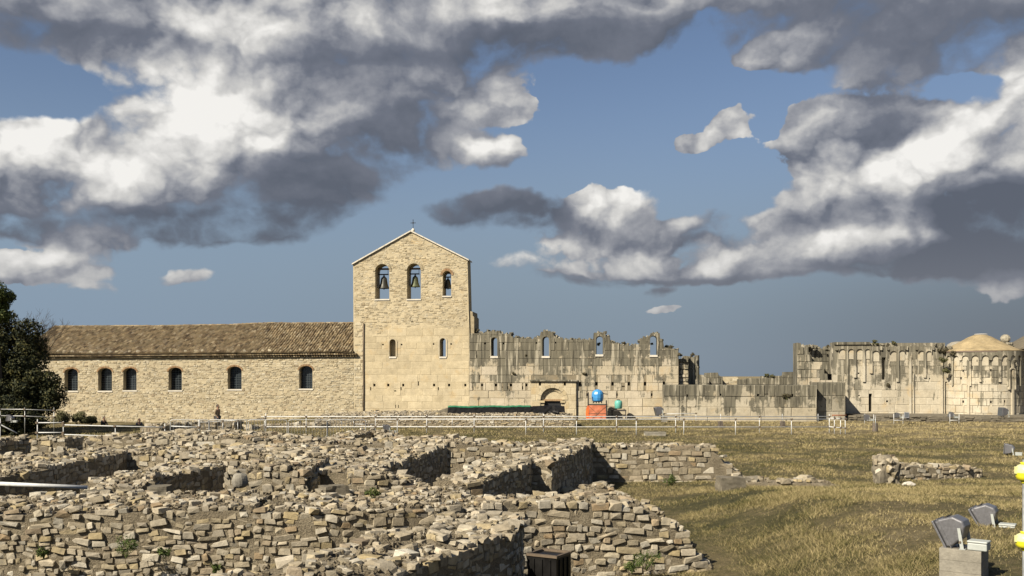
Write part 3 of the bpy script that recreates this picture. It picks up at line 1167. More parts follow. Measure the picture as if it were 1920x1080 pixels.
# bells
BELL = [('large dark bronze bell hanging in the left arch of the bell gable', 716, 495, 561, 720, 518, 541, 1.0, BRONZE),
        ('large green stained bell hanging in the middle arch of the bell gable', 776, 494, 561, 778.5, 517, 538, .93, BRONZE_G),
        ('smallest dark bell hanging in the small right arch of the bell gable', 838, 508, 555, 840, 523, 541, .62, BRONZE)]
for lab, cx, top, bot, bx, b0, b1, sc_, bm_ in BELL:
    u, zt = fu(bx, b0, .8)
    zb = fu(bx, b1, .8)[1]
    h = zt - zb
    R = h * .46
    s_ = Site('church_bell', bx, .8, zb, lab, 'bell', 'bells in the bell gable')
    m = MB()
    m.lathe([(R, zb), (R * .94, zb + h * .05), (R * .80, zb + h * .18), (R * .66, zb + h * .38), (R * .58, zb + h * .60), (R * .54, zb + h * .76), (R * .46, zb + h * .87), (R * .22, zb + h * .95), (0, zb + h * .97)], 20, Matrix.Translation((u, .8, 0)))
    m.lathe([(R, zb), (R * .88, zb + h * .03), (R * .6, zb + h * .3), (0, zb + h * .7)], 20, Matrix.Translation((u, .8, 0)))
    s_.put(m, 'bell_body', bm_, smooth=True)
    m = MB()
    m.tube([(u, .8, zb + h * .6), (u, .8, zb - h * .06)], [.018, .026], 6)
    m.lathe([(0, -.05), (.05, 0), (0, .05)], 8, Matrix.Translation((u, .8, zb - h * .07)))
    s_.put(m, 'clapper', IRON)
    m = MB()
    hwid = .52 * sc_
    zk = zt + .10
    m.tube([(u, .8, zt - .04), (u, .8, zk)], .05, 6).tube([(u - .1, .8, zt - .06), (u, .8, zk)], .02, 5).tube([(u + .1, .8, zt - .06), (u, .8, zk)], .02, 5)
    m.box(u - hwid * .9, u + hwid * .7, .74, .86, zk, zk + .09)
    s_.put(m, 'headstock', IRON)
    (a_, _), (c_, _) = fu(cx - (13.5 if sc_ > .8 else 8.3), bot, .8), fu(cx + (14 if sc_ > .8 else 8.6), bot, .8)
    m = MB()
    zz = zk + .30 * sc_ + .12
    m.box(a_ - .25, c_ + .25, .70, .90, zz, zz + .13)
    s_.put(m, 'beam', BEAM)
    m = MB()
    m.tube([(u - hwid * .85, .8, zk), (u - hwid * .85, .8, zz)], .02, 5).tube([(u + hwid * .65, .8, zk), (u + hwid * .65, .8, zz)], .02, 5)
    m.tube([(u + hwid * .8, .78, zk + .05), (u + hwid * .95, .78, zk - .3), (u + hwid * .8, .78, zk - .75)], .012, 5)
    s_.put(m, 'hanger', IRON)

# ---------- unfinished church : ruined front
wing = Site('ruined_church_front', 1075, 0, 0, 'weathered ruined ashlar front with four open arched windows and a carved portal', 'ruined wall')
WP = [(880, 625), (906, 625), (912, 622), (920, 621), (934, 622), (940, 626), (958, 626), (959, 633), (1000, 635.5), (1011, 631), (1015, 623), (1024, 620), (1037, 623), (1038, 629), (1045, 634), (1060, 637),
      (1112, 637.5), (1113, 624.5), (1134.5, 624.5), (1135, 630), (1143, 631), (1145, 642), (1157, 643), (1158, 647.5), (1190, 648.5), (1199, 646), (1200, 637), (1208, 632), (1219, 631), (1220, 624.5), (1237, 624.5), (1238, 637), (1243, 638), (1245, 651),
      (1256, 653), (1262, 656), (1272, 657), (1272.5, 671)]
w_out = [fu(*p) for p in WP]
wtop = profile(w_out)
uWl, uWr = w_out[0][0] + .004, w_out[-1][0]
wwin = [arch_px(921, 932.5, 632.5, 668), arch_px(1017, 1029.5, 631, 668), arch_px(1117.5, 1130, 630, 665), arch_px(1219, 1231.5, 629.5, 666)]
PUT_W = [(904, 722, 4, 4), (930, 722, 4.5, 5), (958, 722, 4.5, 5), (987, 722, 4, 5), (887, 728, 1.5, 6), (952.5, 727, 2, 6), (980, 727, 2, 6), (1087.5, 719.5, 4.5, 7), (1118.5, 719.5, 4.5, 7),
         (1148.5, 719.5, 4.5, 7), (1179, 719.5, 4.5, 7), (1209.5, 719.5, 4.5, 7), (1245, 719, 4, 7), (909.5, 644, 3.5, 3.5), (944, 644, 3, 3.5), (1006, 643, 3, 3), (1041.5, 642.5, 3, 3),
         (1100.8, 740, 2.5, 5), (1157, 740, 2.5, 5), (1222, 740, 3, 5), (1168.5, 724.5, 6, 2), (942, 725.8, 3, 1.5), (894, 668, 1.5, 6)]
wput = [rect_px(*p) for p in PUT_W]
door_h = arch_px(1013, 1060, 724, 782)
m = MB()
m.slab([[(uWl, -1), (uWr, -1)] + w_out[::-1][:-1] + [(uWl, w_out[0][1])]] + wwin + wput + [door_h], 0, .45)
wing.put(m, 'wall', WING_MO)
m = MB()
m.slab([[(uWl, -1), (uWr, -1)] + [(a, b_ - .02) for a, b_ in w_out[::-1]][:-1] + [(uWl, w_out[0][1])]] + wwin, .45, 1.5)
wing.put(m, 'rear_wall', WING_MO)
PX0, PX1 = fu(996.5)[0], fu(1080.5)[0]
ptop = fu(1040, 712)[1]
portal_hole = [(PX0, -1), (PX1, -1), (PX1, ptop), (PX0, ptop)]
ashlar(wing, WING_ST, uWl + .01, uWr - .02, -.35, lambda u: wtop(u) - .01, wwin + wput + [portal_hole], ch=(.5, .72), bw=(.5, 1.9), proud=.04, gap=.018)
for hl in wwin:
    u0, u1, z0 = hl[0][0], hl[1][0], hl[0][1]
    hw, uc = (u1 - u0) / 2, (u0 + u1) / 2
    zs = max(p[1] for p in hl) - hw
    m = MB()
    ring = [(uc + (hw + .15) * cos(pi * i / 12), zs + (hw + .15) * sin(pi * i / 12)) for i in range(13)]
    inn = [(uc + hw * cos(pi * i / 12), zs + hw * sin(pi * i / 12)) for i in range(13)][::-1]
    m.slab([[(uc + hw + .15, z0)] + ring + [(uc - hw - .15, z0), (uc - hw, z0)] + inn + [(uc + hw, z0)]], -.065, .15)
    wing.put(m, 'window_surround', WING_ST)
    m = MB()
    m.box(u0 - .06, u1 + .06, -.08, 1.4, z0 - .14, z0 + .02)
    wing.put(m, 'window_sill', SLAB)
# loose stones and rubble on the broken top
parts = []
u = uWl + .3
while u < uWr - .1:
    u += random.uniform(.06, .3)
    s_ = random.uniform(.12, .34)
    parts.append((random.choice(HULLS), wing.M((u, random.uniform(.1, 1.3), wtop(u) + s_ * .12), Euler((random.random() * 3, random.random() * 3, random.random() * 3)), (s_, s_, s_ * .7))))
joined('top_rubble', parts, wing.o, WING_ST)

# portal
m = MB()
uD0, zDt = fu(1013.5, 726.5)
uD1, _ = fu(1059.5, 726.5)
outer = [(PX0, -.8), (PX1, -.8), (PX1, ptop - .12), (PX0, ptop - .12)]
hx = [rect_px(1013, 719.5, 4, 7), rect_px(1059.5, 719.5, 4, 7)]
m.slab([outer, arch(uD0, uD1, -.6, zDt)] + hx, -.24, .0)
pt = wing.put(m, 'portal', PORTAL_ST)
m = MB()
m.box(PX0 - .12, PX1 + .12, -.42, -.0, ptop - .12, ptop)
wing.put(m, 'portal_cornice', DARK_ST)
# blocks of the portal
def in_portal(a, b2, z0, z1): return True
blk = []
z = -.5
phl = [arch(uD0 - .05, uD1 + .05, -.8, zDt + .05)] + hx
ashlar(wing, PORTAL_ST, PX0 + .01, PX1 - .01, -.4, lambda u: ptop - .13, phl, ch=(.5, .62), bw=(.5, 1.0), y=-.24, proud=.02, gap=.02)
ucD = (uD0 + uD1) / 2
RD = (uD1 - uD0) / 2
zsD = zDt - RD
# three stepped archivolts
for k, (r0, r1, y0, y1) in enumerate(((RD - .02, RD + .24, -.29, -.20), (RD - .13, RD - .01, -.14, -.02), (RD - .24, RD - .12, -.08, .02))):
    nv = 9
    for i in range(nv):
        a0, a1 = pi * (i + .03) / nv, pi * (i + .97) / nv
        st = [a0 + (a1 - a0) * q / 3 for q in range(4)]
        m = MB()
        m.slab([[(ucD + r1 * cos(a), zsD + r1 * sin(a)) for a in st] + [(ucD + r0 * cos(a), zsD + r0 * sin(a)) for a in st[::-1]]], y0, y1)
        wing.put(m, 'arch_stone', PORTAL_ST)
m = MB()
zl = fu(1038, 749)[1]
m.slab([arch(uD0 + .20, uD1 - .20, zl + .0, zDt - .20, RD - .20)], .02, .25)
wing.put(m, 'tympanum', PORTAL_ST)
m = MB()
m.box(uD0 + .2, uD1 - .2, -.03, .3, zl - .12, zl + .02)
wing.put(m, 'lintel', BRICK)
for sgn, ux in ((-1, uD0), (1, uD1)):
    m = MB()
    w0, w1 = sorted((ux, ux - sgn * .30))
    m.box(w0, w1, -.16, .4, -.8, zl - .25)
    wing.put(m, 'door_jamb', PORTAL_ST)
    m = MB()
    m.box(w0 - .05, w1 + .05, -.30, .4, zl - .25, zl - .08)
    wing.put(m, 'impost', PORTAL_ST)
m = MB()
m.box(uD0 + .26, uD1 - .26, .16, .22, -.8, zl - .1)
dr = wing.put(m, 'door', DOOR_B)
m = MB()
m.box(uD0 + .34, uD1 - .34, .12, .155, .75, .79)
wing.put(m, 'door_bar', GALV)
# the rubble core that shows where the front breaks off on the right
m = MB()
cp = [(1272.6, 730), (1291, 730), (1291, 668), (1284, 667), (1280, 673), (1272.6, 673)]
m.slab([[fu(p[0], p[1], .5) for p in cp]], .5, 3.5)
core = wing.put(m, 'broken_core', WING_MO)
rubble_face(wing, 'core_stones', WING_ST, fu(1272.6, HZ, .5)[0], fu(1291, HZ, .5)[0], 1.5, lambda u: fu(1280, 670, .5)[1], [], sh=(.2, .4), sw=(.2, .5), y=.5, proud=(.0, .2))

# ---------- clustered pier
pier = Site('clustered_pier', 1300, 1.2, 0, 'broken pier of clustered dark columns standing behind the low stone wall', 'pillar')
zt = fu(1300, 668, 1.2)[1]
m = MB()
m.box(fu(1290, HZ, 1.5)[0], fu(1308, HZ, 1.5)[0], 1.5, 3.0, -.5, zt - .1)
pier.put(m, 'core', DARK_ST)
for i, pxx in enumerate((1293, 1299.5, 1306.5)):
    u = fu(pxx, HZ, 1.4)[0]
    zz = zt + (0, -.05, .08)[i]
    m = MB()
    m.lathe([(.20, -.5), (.20, zz - 1.0), (.23, zz - .98), (.23, zz - .9), (.195, zz - .88), (.195, zz), (0, zz)], 14, Matrix.Translation((u, 1.35, 0)))
    pier.put(m, 'column', DARK_ST, smooth=False)

# ---------- low wall in front
low = Site('low_ashlar_wall', 1385, -4, 0, 'long low ashlar wall before the ruined church, stained dark on top and cream below', 'wall')
LD = -4.0
lz = fu(1390, 722, LD)[1]
uA, uB = fu(1244.5, HZ, LD)[0], fu(1531.5, HZ, LD)[0]
lput = [rect_px(x, y, w, h, LD) for x, y, w, h in ((1288.5, 742, 3, 5), (1351, 740, 3, 4), (1421.5, 741, 3.5, 5), (1486, 741, 3.5, 5), (1437, 739, 8, 1.5))]
m = MB()
m.slab([[(uA, -1), (uB, -1), (uB, lz), (uA, lz)]] + lput, LD, LD + .5)
m.box(uA, uB, LD + .502, LD + 3.0, -1, lz)
low.put(m, 'wall', LOW_ST)
ltop = lambda u: lz - .005
gapx = fu(1274.5, HZ, LD)[0]
ashlar(low, LOW_ST, uA + .01, uB - .01, -.3, ltop, lput + [[(gapx - .03, -1), (gapx + .03, -1), (gapx + .03, lz + 1), (gapx - .03, lz + 1)]], ch=(.62, .9), bw=(1.0, 2.4), y=LD, proud=.05, gap=.03)
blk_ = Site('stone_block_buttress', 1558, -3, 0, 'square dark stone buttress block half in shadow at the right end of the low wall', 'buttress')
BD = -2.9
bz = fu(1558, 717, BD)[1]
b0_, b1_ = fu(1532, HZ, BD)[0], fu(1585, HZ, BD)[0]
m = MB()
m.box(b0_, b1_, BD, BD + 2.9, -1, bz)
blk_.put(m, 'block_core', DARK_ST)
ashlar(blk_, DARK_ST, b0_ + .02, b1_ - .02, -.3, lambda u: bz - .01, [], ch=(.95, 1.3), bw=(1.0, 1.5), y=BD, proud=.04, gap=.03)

# ---------- stepped ruin
step = Site('stepped_ruin', 1528, .2, 0, 'stepped ruin of large grey blocks rising behind the low wall beside the blind arcade', 'ruin')
SP = [(1494.5, 730), (1562, 730), (1562, 716), (1552, 712), (1551, 701), (1545.5, 700), (1545, 678.5), (1521.5, 678), (1521, 665), (1516.5, 664.5), (1516, 651), (1510, 649), (1503, 651), (1501.5, 643.5), (1494.5, 642.5)]
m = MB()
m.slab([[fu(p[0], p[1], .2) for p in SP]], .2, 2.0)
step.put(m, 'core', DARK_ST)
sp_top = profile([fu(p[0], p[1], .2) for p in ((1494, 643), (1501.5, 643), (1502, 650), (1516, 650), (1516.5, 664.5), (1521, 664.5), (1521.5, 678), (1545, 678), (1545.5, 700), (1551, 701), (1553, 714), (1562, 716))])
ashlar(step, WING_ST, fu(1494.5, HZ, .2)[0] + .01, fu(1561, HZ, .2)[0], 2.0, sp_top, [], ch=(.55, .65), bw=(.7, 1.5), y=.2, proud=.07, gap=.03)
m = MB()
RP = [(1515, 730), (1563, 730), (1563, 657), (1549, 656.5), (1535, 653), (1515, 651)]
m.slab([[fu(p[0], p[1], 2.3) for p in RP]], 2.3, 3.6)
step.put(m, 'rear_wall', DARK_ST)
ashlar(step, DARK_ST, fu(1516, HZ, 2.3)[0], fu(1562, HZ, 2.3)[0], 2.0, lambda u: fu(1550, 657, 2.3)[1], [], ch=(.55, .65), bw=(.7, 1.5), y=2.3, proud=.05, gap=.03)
parts = []
for i in range(36):
    pp = random.uniform(1503, 1560)
    s_ = random.uniform(.15, .38)
    u, z = fu(pp, 652 + (pp > 1535) * 3, 2.3)
    parts.append((random.choice(HULLS), step.M((u, random.uniform(1.6, 3.3), z + s_ * .2), Euler((random.random() * 3, random.random() * 3, random.random() * 3)), (s_, s_, s_ * .7))))
joined('top_rubble', parts, step.o, WING_ST)

# ---------- distant inner walls between the two ruins
def back_ruin(name, pts, dy, label, mt, mat2, rub, th=1.2):
    s_ = Site(name, sum(p[0] for p in pts) / len(pts), dy, 0, label, 'ruin')
    top_ = [fu(p[0], p[1], dy) for p in pts]
    m = MB()
    m.slab([[(top_[0][0], -.5), (top_[-1][0], -.5)] + top_[::-1]], dy, dy + th)
    s_.put(m, 'core', mat2)
    pr = profile(top_)
    if rub:
        rubble_face(s_, 'rubble_stonework', mt, top_[0][0], top_[-1][0], 1.6, pr, [], sh=(.16, .3), sw=(.2, .55), y=dy, proud=(.0, .1))
    else:
        ashlar(s_, mt, top_[0][0], top_[-1][0], 1.4, pr, [], ch=(.5, .7), bw=(.7, 1.6), y=dy, proud=.05, gap=.03)
    return s_

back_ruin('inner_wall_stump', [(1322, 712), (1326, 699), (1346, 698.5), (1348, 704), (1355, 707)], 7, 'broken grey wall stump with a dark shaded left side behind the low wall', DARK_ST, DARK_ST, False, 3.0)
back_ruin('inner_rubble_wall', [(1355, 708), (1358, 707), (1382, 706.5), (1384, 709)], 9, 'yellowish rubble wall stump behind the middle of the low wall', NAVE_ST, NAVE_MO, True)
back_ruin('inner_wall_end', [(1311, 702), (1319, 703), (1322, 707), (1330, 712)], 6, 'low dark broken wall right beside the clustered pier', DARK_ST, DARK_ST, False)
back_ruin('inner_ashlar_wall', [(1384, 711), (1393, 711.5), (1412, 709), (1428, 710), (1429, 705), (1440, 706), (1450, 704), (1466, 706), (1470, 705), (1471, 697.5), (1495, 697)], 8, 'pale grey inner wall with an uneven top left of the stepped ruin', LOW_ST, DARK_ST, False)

# ---------- blind arcade wall
arc = Site('blind_arcade_wall', 1664, 1.0, 0, 'streaked cream ashlar wall with a row of small blind arches beside the round apse', 'wall')
AD = 1.0
zT = fu(1664, 646, AD)[1]
zA = fu(1664, 665, AD)[1]
aL, aR = fu(1560, HZ, AD)[0], fu(1772, HZ, AD)[0]
aholes = [rect_px(1632, 755, 6, 34, AD), arch_px(1653.5, 1660.5, 668, 712, AD), rect_px(1610, 700, 2.8, 2.8, AD), rect_px(1611, 741.5, 2.8, 2, AD), rect_px(1663.5, 752.5, 4, 3.5, AD), rect_px(1738, 698, 2.5, 3, AD), rect_px(1743, 710, 2.5, 3, AD)]
m = MB()
m.slab([[(aL, -1), (aR, -1), (aR, zA + .9), (aL, zA + .9)]] + aholes, AD, AD + .4)
arc.put(m, 'wall', APSE_ST)
m = MB()
m.box(aL, aR, AD + .402, AD + 1.4, -1, zT - .05)
arc.put(m, 'rear_wall', DARK_ST)
ashlar(arc, APSE_ST, aL + .4, aR - .02, -.1, lambda u: zA + .62, aholes, ch=(.5, .66), bw=(.6, 1.9), y=AD, proud=.03, gap=.02)
# blind arches : (centre px, half width px, broken?)
AR = [(1578.5, 6.5, 0), (1595, 6, 0), (1611, 7, 0), (1626, 5.5, 0), (1641, 7, 0), (1674.5, 6.5, 0), (1690, 6, 0), (1726.5, 5.5, 0), (1740.5, 5.5, 0)]


def arch_bay(site, c, hw, dl, dr, ztop, zbot, tf=None, y=AD, mt=APSE_ST):
    """one bay of the corbel table: a plate with an arched cut-out that stands proud of the wall, pale infill behind it"""
    a, b2 = c - hw - dl, c + hw + dr
    zs = ztop - .32 - hw
    pts = [(a, zbot + .10), (a + dl * .7, zbot + .10), (c - hw, zbot + .2)]
    pts += [(c - hw * cos(pi * i / 8), zs + hw * sin(pi * i / 8)) for i in range(9)]
    pts += [(c + hw, zbot + .2), (b2 - dr * .7, zbot + .10), (b2, zbot + .10), (b2, ztop)]
    pts += [(b2 + (a - b2) * k / 4, ztop) for k in range(1, 5)]
    m = MB()
    m.slab([pts], y - .17, y - .01, tf)
    o1 = site.put(m, 'blind_arch', mt)
    m = MB()
    m.slab([[(c - hw, zs - .55), (c + hw, zs - .55), (c + hw, zs), (c + hw * .7, zs + hw * .7), (c, zs + hw), (c - hw * .7, zs + hw * .7), (c - hw, zs)]], y - .06, y - .01, tf)
    site.put(m, 'arch_infill', APSE_LT)


cs = [(fu(c, HZ, AD)[0], w / 24.5) for c, w, _ in AR]
for i, (c, hw) in enumerate(cs):
    dl = min(.2, (c - hw - (cs[i - 1][0] + cs[i - 1][1])) / 2 - .003) if i else .25
    dr = min(.2, (cs[i + 1][0] - cs[i + 1][1] - c - hw) / 2 - .003) if i + 1 < len(cs) else .2
    tz = fu(AR[i][0], 646.5 if AR[i][0] < 1632 else 649 + (i % 3) * .6, AD)[1]
    arch_bay(arc, c, hw, dl, dr, tz, zA + .25)
for i in range(len(cs) - 1):
    xm = (cs[i][0] + cs[i][1] + cs[i + 1][0] - cs[i + 1][1]) / 2
    if cs[i + 1][0] - cs[i][0] > 1.0:
        continue
    m = MB()
    m.box(xm - .10, xm + .10, AD - .15, AD - .002, fu(1640, 700 + 8 * (i % 3), AD)[1], zA + .36)
    arc.put(m, 'lesene', APSE_ST)
m = MB()
m.box(fu(1563.5, HZ, AD)[0], fu(1630, HZ, AD)[0], AD - .28, AD + 1.5, zT + .0, fu(1590, 641.5, AD)[1])
arc.put(m, 'coping', DARK_ST)
ucop = fu(1748, HZ, AD)[0]
m = MB()
m.box(ucop, fu(1767, HZ, AD)[0], AD - .1, AD + 1.3, fu(1757, 650, AD)[1], fu(1757, 643.5, AD)[1])
arc.put(m, 'coping', DARK_ST)
m = MB()
m.slab([[fu(*p, AD) for p in ((1631, 670), (1767, 670), (1767, 650), (1748, 650), (1735, 648), (1705, 649), (1700, 646.5), (1690, 645), (1672, 645), (1668, 648), (1660, 647), (1655, 646), (1640, 648), (1631, 646))]], AD - .02, AD + 1.2)
arc.put(m, 'broken_head', APSE_ST)
# flat pilasters
for pp, y0, y1, wd in ((1712.3, 700, 780, 1.6), (1588, 662, 775, 4), (1706, 668, 775, 4), (1765, 655, 775, 4)):
    u, z1 = fu(pp, y0, AD)
    m = MB()
    m.box(u - wd / 49, u + wd / 49, AD - .14, AD, -.3, z1)
    arc.put(m, 'pilaster', APSE_ST)
m = MB()
m.box(fu(1629, HZ, AD)[0], fu(1635, HZ, AD)[0], AD + .35, AD + .4, -.2, fu(1632, 738, AD)[1])
arc.put(m, 'doorway_shade_plate', RECESS_SHADE)  # dark plate painted as the shade in the doorway
parts = []
for i in range(120):
    pp = random.choice([random.uniform(1632, 1672), random.uniform(1640, 1700), random.uniform(1745, 1785)])
    s_ = random.uniform(.1, .32)
    u, z = fu(pp, 647 + (pp > 1760) * 6, AD)
    parts.append((random.choice(HULLS), arc.M((u, AD + random.uniform(-.1, 1.1), z + s_ * .1), Euler((random.random() * 3, random.random() * 3, random.random() * 3)), (s_, s_, s_ * .7))))
joined('top_rubble', parts, arc.o, APSE_ST)
# plinth rubble along the foot of the arcade and apse
plinth = Site('stone_plinth', 1750, -1.5, 0, 'low rough stone ledge along the foot of the blind arcade wall and apse', 'plinth')
m = MB()
m.box(fu(1590, HZ, -.2)[0], fu(1960, HZ, -.2)[0], -3.3, AD, -.6, fu(1760, 779, -3.3)[1] - .02)
plinth.put(m, 'ledge', CONC_D)
rubble_face(plinth, 'rubble_stonework', CONC_D, fu(1590, HZ, -3.3)[0], fu(1960, HZ, -3.3)[0], -.3, lambda u: fu(1760, 778, -3.3)[1], [], sh=(.12, .2), sw=(.2, .8), y=-3.3, proud=(.0, .12))

# ---------- round apse
APC_U, APR = fu(1838, HZ, 2.0)[0], 2.86
APC_Y = 1.9
apse = Site('round_apse', 1838, 1.9, 0, 'semicircular apse of cream ashlar with small blind arches and a sand coloured domed roof', 'apse')
zE = fu(1838, 658, APC_Y - APR)[1]


def cyl(u, y, z):
    """bend front coordinates round the apse: u is arc length from its middle, y is depth behind the surface"""
    a = (u - APC_U) / APR
    r = APR - (y - AD)
    return (APC_U + r * sin(a), APC_Y - r * cos(a), z)


def cyl_block(u, y, z):
    a = (u - APC_U) / APR
    return cyl(u, y, z), Euler((0, 0, a))


m = MB()
prof = [(APR - .02, -.6), (APR - .02, zE)]
m.lathe(prof + [(APR - .7, zE), (APR - .7, -.6), (APR - .02, -.6)], 48, Matrix.Translation((APC_U, APC_Y, 0)))
apse.put(m, 'wall', APSE_ST, smooth=False)
half = APR * pi / 2
wz0, wz1 = fu(1888, 730, 0)[1], fu(1888, 690, 0)[1]
# arc length positions from pixel columns
def arc_u(px_):
    s_ = (fu(px_, HZ, .5)[0] - APC_U) / (APR + .02)
    return APC_U + APR * math.asin(max(-.995, min(.995, s_)))
wc = arc_u(1884)
awin = [arch(wc - .26, wc + .26, wz0, wz1)]
for px_, py_ in ((1800, 753), (1844, 753), (1870, 752), (1800, 695), (1797, 709), (1844, 694), (1860, 708)):
    cu = arc_u(px_)
    z = fu(px_, py_, -.5)[1]
    awin.append([(cu - .06, z - .08), (cu + .06, z - .08), (cu + .06, z + .08), (cu - .06, z + .08)])
ashlar(apse, APSE_ST, APC_U - half * 1.02, APC_U + half * 1.1, -.1, lambda u: zE - .62, awin, ch=(.5, .66), bw=(.45, .8), y=AD, proud=.035, gap=.018, tf=cyl_block)
for hl in awin:
    u0, u1 = min(p[0] for p in hl), max(p[0] for p in hl)
    z0, z1 = min(p[1] for p in hl), max(p[1] for p in hl)
    m = MB()
    m.slab([[(u0, z0), (u1, z0), (u1, z1), (u0, z1)]], AD - .002, AD + .3, cyl)
    apse.put(m, 'window_infill' if z1 - z0 > .5 else 'putlog_shade_plug', APSE_LT if z1 - z0 > .5 else RECESS_SHADE)  # small openings are dark plugs coloured like the shade in a hole
m = MB()
ring = [(wc + .30 * cos(pi * i / 10), wz1 - .26 + .30 * sin(pi * i / 10)) for i in range(11)]
inn = [(wc + .22 * cos(pi * i / 10), wz1 - .26 + .22 * sin(pi * i / 10)) for i in range(11)][::-1]
m.slab([[(wc + .30, wz0)] + ring + [(wc - .30, wz0), (wc - .22, wz0)] + inn + [(wc + .22, wz0)]], AD - .2, AD - .02, cyl)
apse.put(m, 'window_surround', APSE_ST)
for k in range(13):
    c = APC_U + (k - 6.0) * .66
    if not (APC_U - half * .98 < c < APC_U + half * 1.0):
        continue
    arch_bay(apse, c, .22, .108, .108, zE, zE - .78, cyl)
for k in range(13):
    c = APC_U + (k - 5.5) * .66
    if not (APC_U - half * .9 < c < APC_U + half * .9) or k % 3 == 2:
        continue
    m = MB()
    m.slab([[(c - .075, zE - 2.3 - .3 * (k % 2)), (c + .075, zE - 2.3 - .3 * (k % 2)), (c + .075, zE - .69), (c - .075, zE - .69)]], AD - .14, AD, cyl)
    apse.put(m, 'lesene', APSE_ST)
for k in (-.62, .47, 1.32):
    c = APC_U + k * half / 1.57 * 1.0
    m = MB()
    m.slab([[(c - .09, -.3), (c + .09, -.3), (c + .09, zE - .7), (c - .09, zE - .7)]], AD - .15, AD, cyl)
    apse.put(m, 'pilaster', APSE_ST)
# domed roof
zAp = fu(1832, 627, APC_Y)[1]
hR = zAp - zE
ROOFM = stone_mat('lime_roof', [(0, (.50, .39, .215)), (1, (.54, .43, .25))], nscale=1.2, grain=.45, lichen=.3)
m = MB()
m.lathe([(APR + .0, zE), (APR + .16, zE + .01), (APR + .15, zE + .08), (APR - .2, zE + .17), (2.1, zE + hR * .33), (1.4, zE + hR * .60), (.85, zE + hR * .84), (.45, zE + hR * .96), (0, zAp)], 40, Matrix.Translation((APC_U - .05, APC_Y, 0)))
apse.put(m, 'roof', ROOFM, smooth=True)
m = MB()
m.lathe([(APR + .18, zE - .07), (APR + .18, zE + .012), (APR - .1, zE + .012), (APR - .1, zE - .07), (APR + .18, zE - .07)], 40, Matrix.Translation((APC_U - .05, APC_Y, 0)))
apse.put(m, 'eave_rim', BEAM)
m = MB()
m.lathe([(.5, zE + hR * .99), (.42, zAp + .03), (0, zAp + .05)], 14, Matrix.Translation((APC_U + .0, APC_Y, 0)) )
apse.put(m, 'roof_cap', SLAB, smooth=True)
# side building and finial behind the apse
side = Site('side_apse', 1935, 4, 0, 'dark shaded stone apse with a grey domed roof at the right edge of the photo', 'apse')
uS, zS = fu(1950, 655, 4)
m = MB()
m.lathe([(2.4, -.6), (2.4, zS), (2.62, zS), (2.6, zS + .12), (1.9, zS + .62), (1.2, zS + 1.05), (.5, zS + 1.28), (0, zS + 1.3)], 32, Matrix.Translation((uS + .1, 4.2, 0)))
side.put(m, 'wall_and_dome', CONC_D, smooth=False)
fin = Site('stone_finial', 1886, 3.5, fu(1886, 647, 3.5)[1], 'rounded weathered stone knob on a square base beside the domed roof', 'finial')
uF, zF = fu(1886.5, 646, 3.5)
m = MB()
m.box(uF - .38, uF + .38, 3.1, 3.9, zF - .9, zF + .0).box(uF - .46, uF + .3, 3.05, 3.95, zF + .003, zF + .16)
fin.put(m, 'base', DARK_ST)
m = MB()
m.lathe([(.24, zF + .14), (.36, zF + .30), (.38, zF + .48), (.30, zF + .68), (.14, zF + .78), (0, zF + .79)], 9, Matrix.Translation((uF - .05, 3.5, 0)))
fin.put(m, 'knob', stone_mat('knob_stone', [(0, (.5, .46, .36)), (1, (.4, .36, .27))], nscale=5, grain=.6, lichen=.8), smooth=False)
cap = Site('small_vault_roof', 1792, 5, fu(1792, 650, 5)[1], 'small pale rounded roof peeping up left of the domed apse roof', 'roof')
uC, zC = fu(1797, 652, 5)
m = MB()
m.lathe([(.95, zC - 1.5), (.95, zC), (.8, zC + .28), (.5, zC + .46), (0, zC + .52)], 20, Matrix.Translation((uC, 5, 0)))
cap.put(m, 'vault', CONC, smooth=True)

# ------------------------------------------------------------------ excavated rubble walls
def path_len(pts):
    L = [0.0]
    for a, b_ in zip(pts, pts[1:]):
        L.append(L[-1] + (Vector(b_[:2]) - Vector(a[:2])).length)
    return L


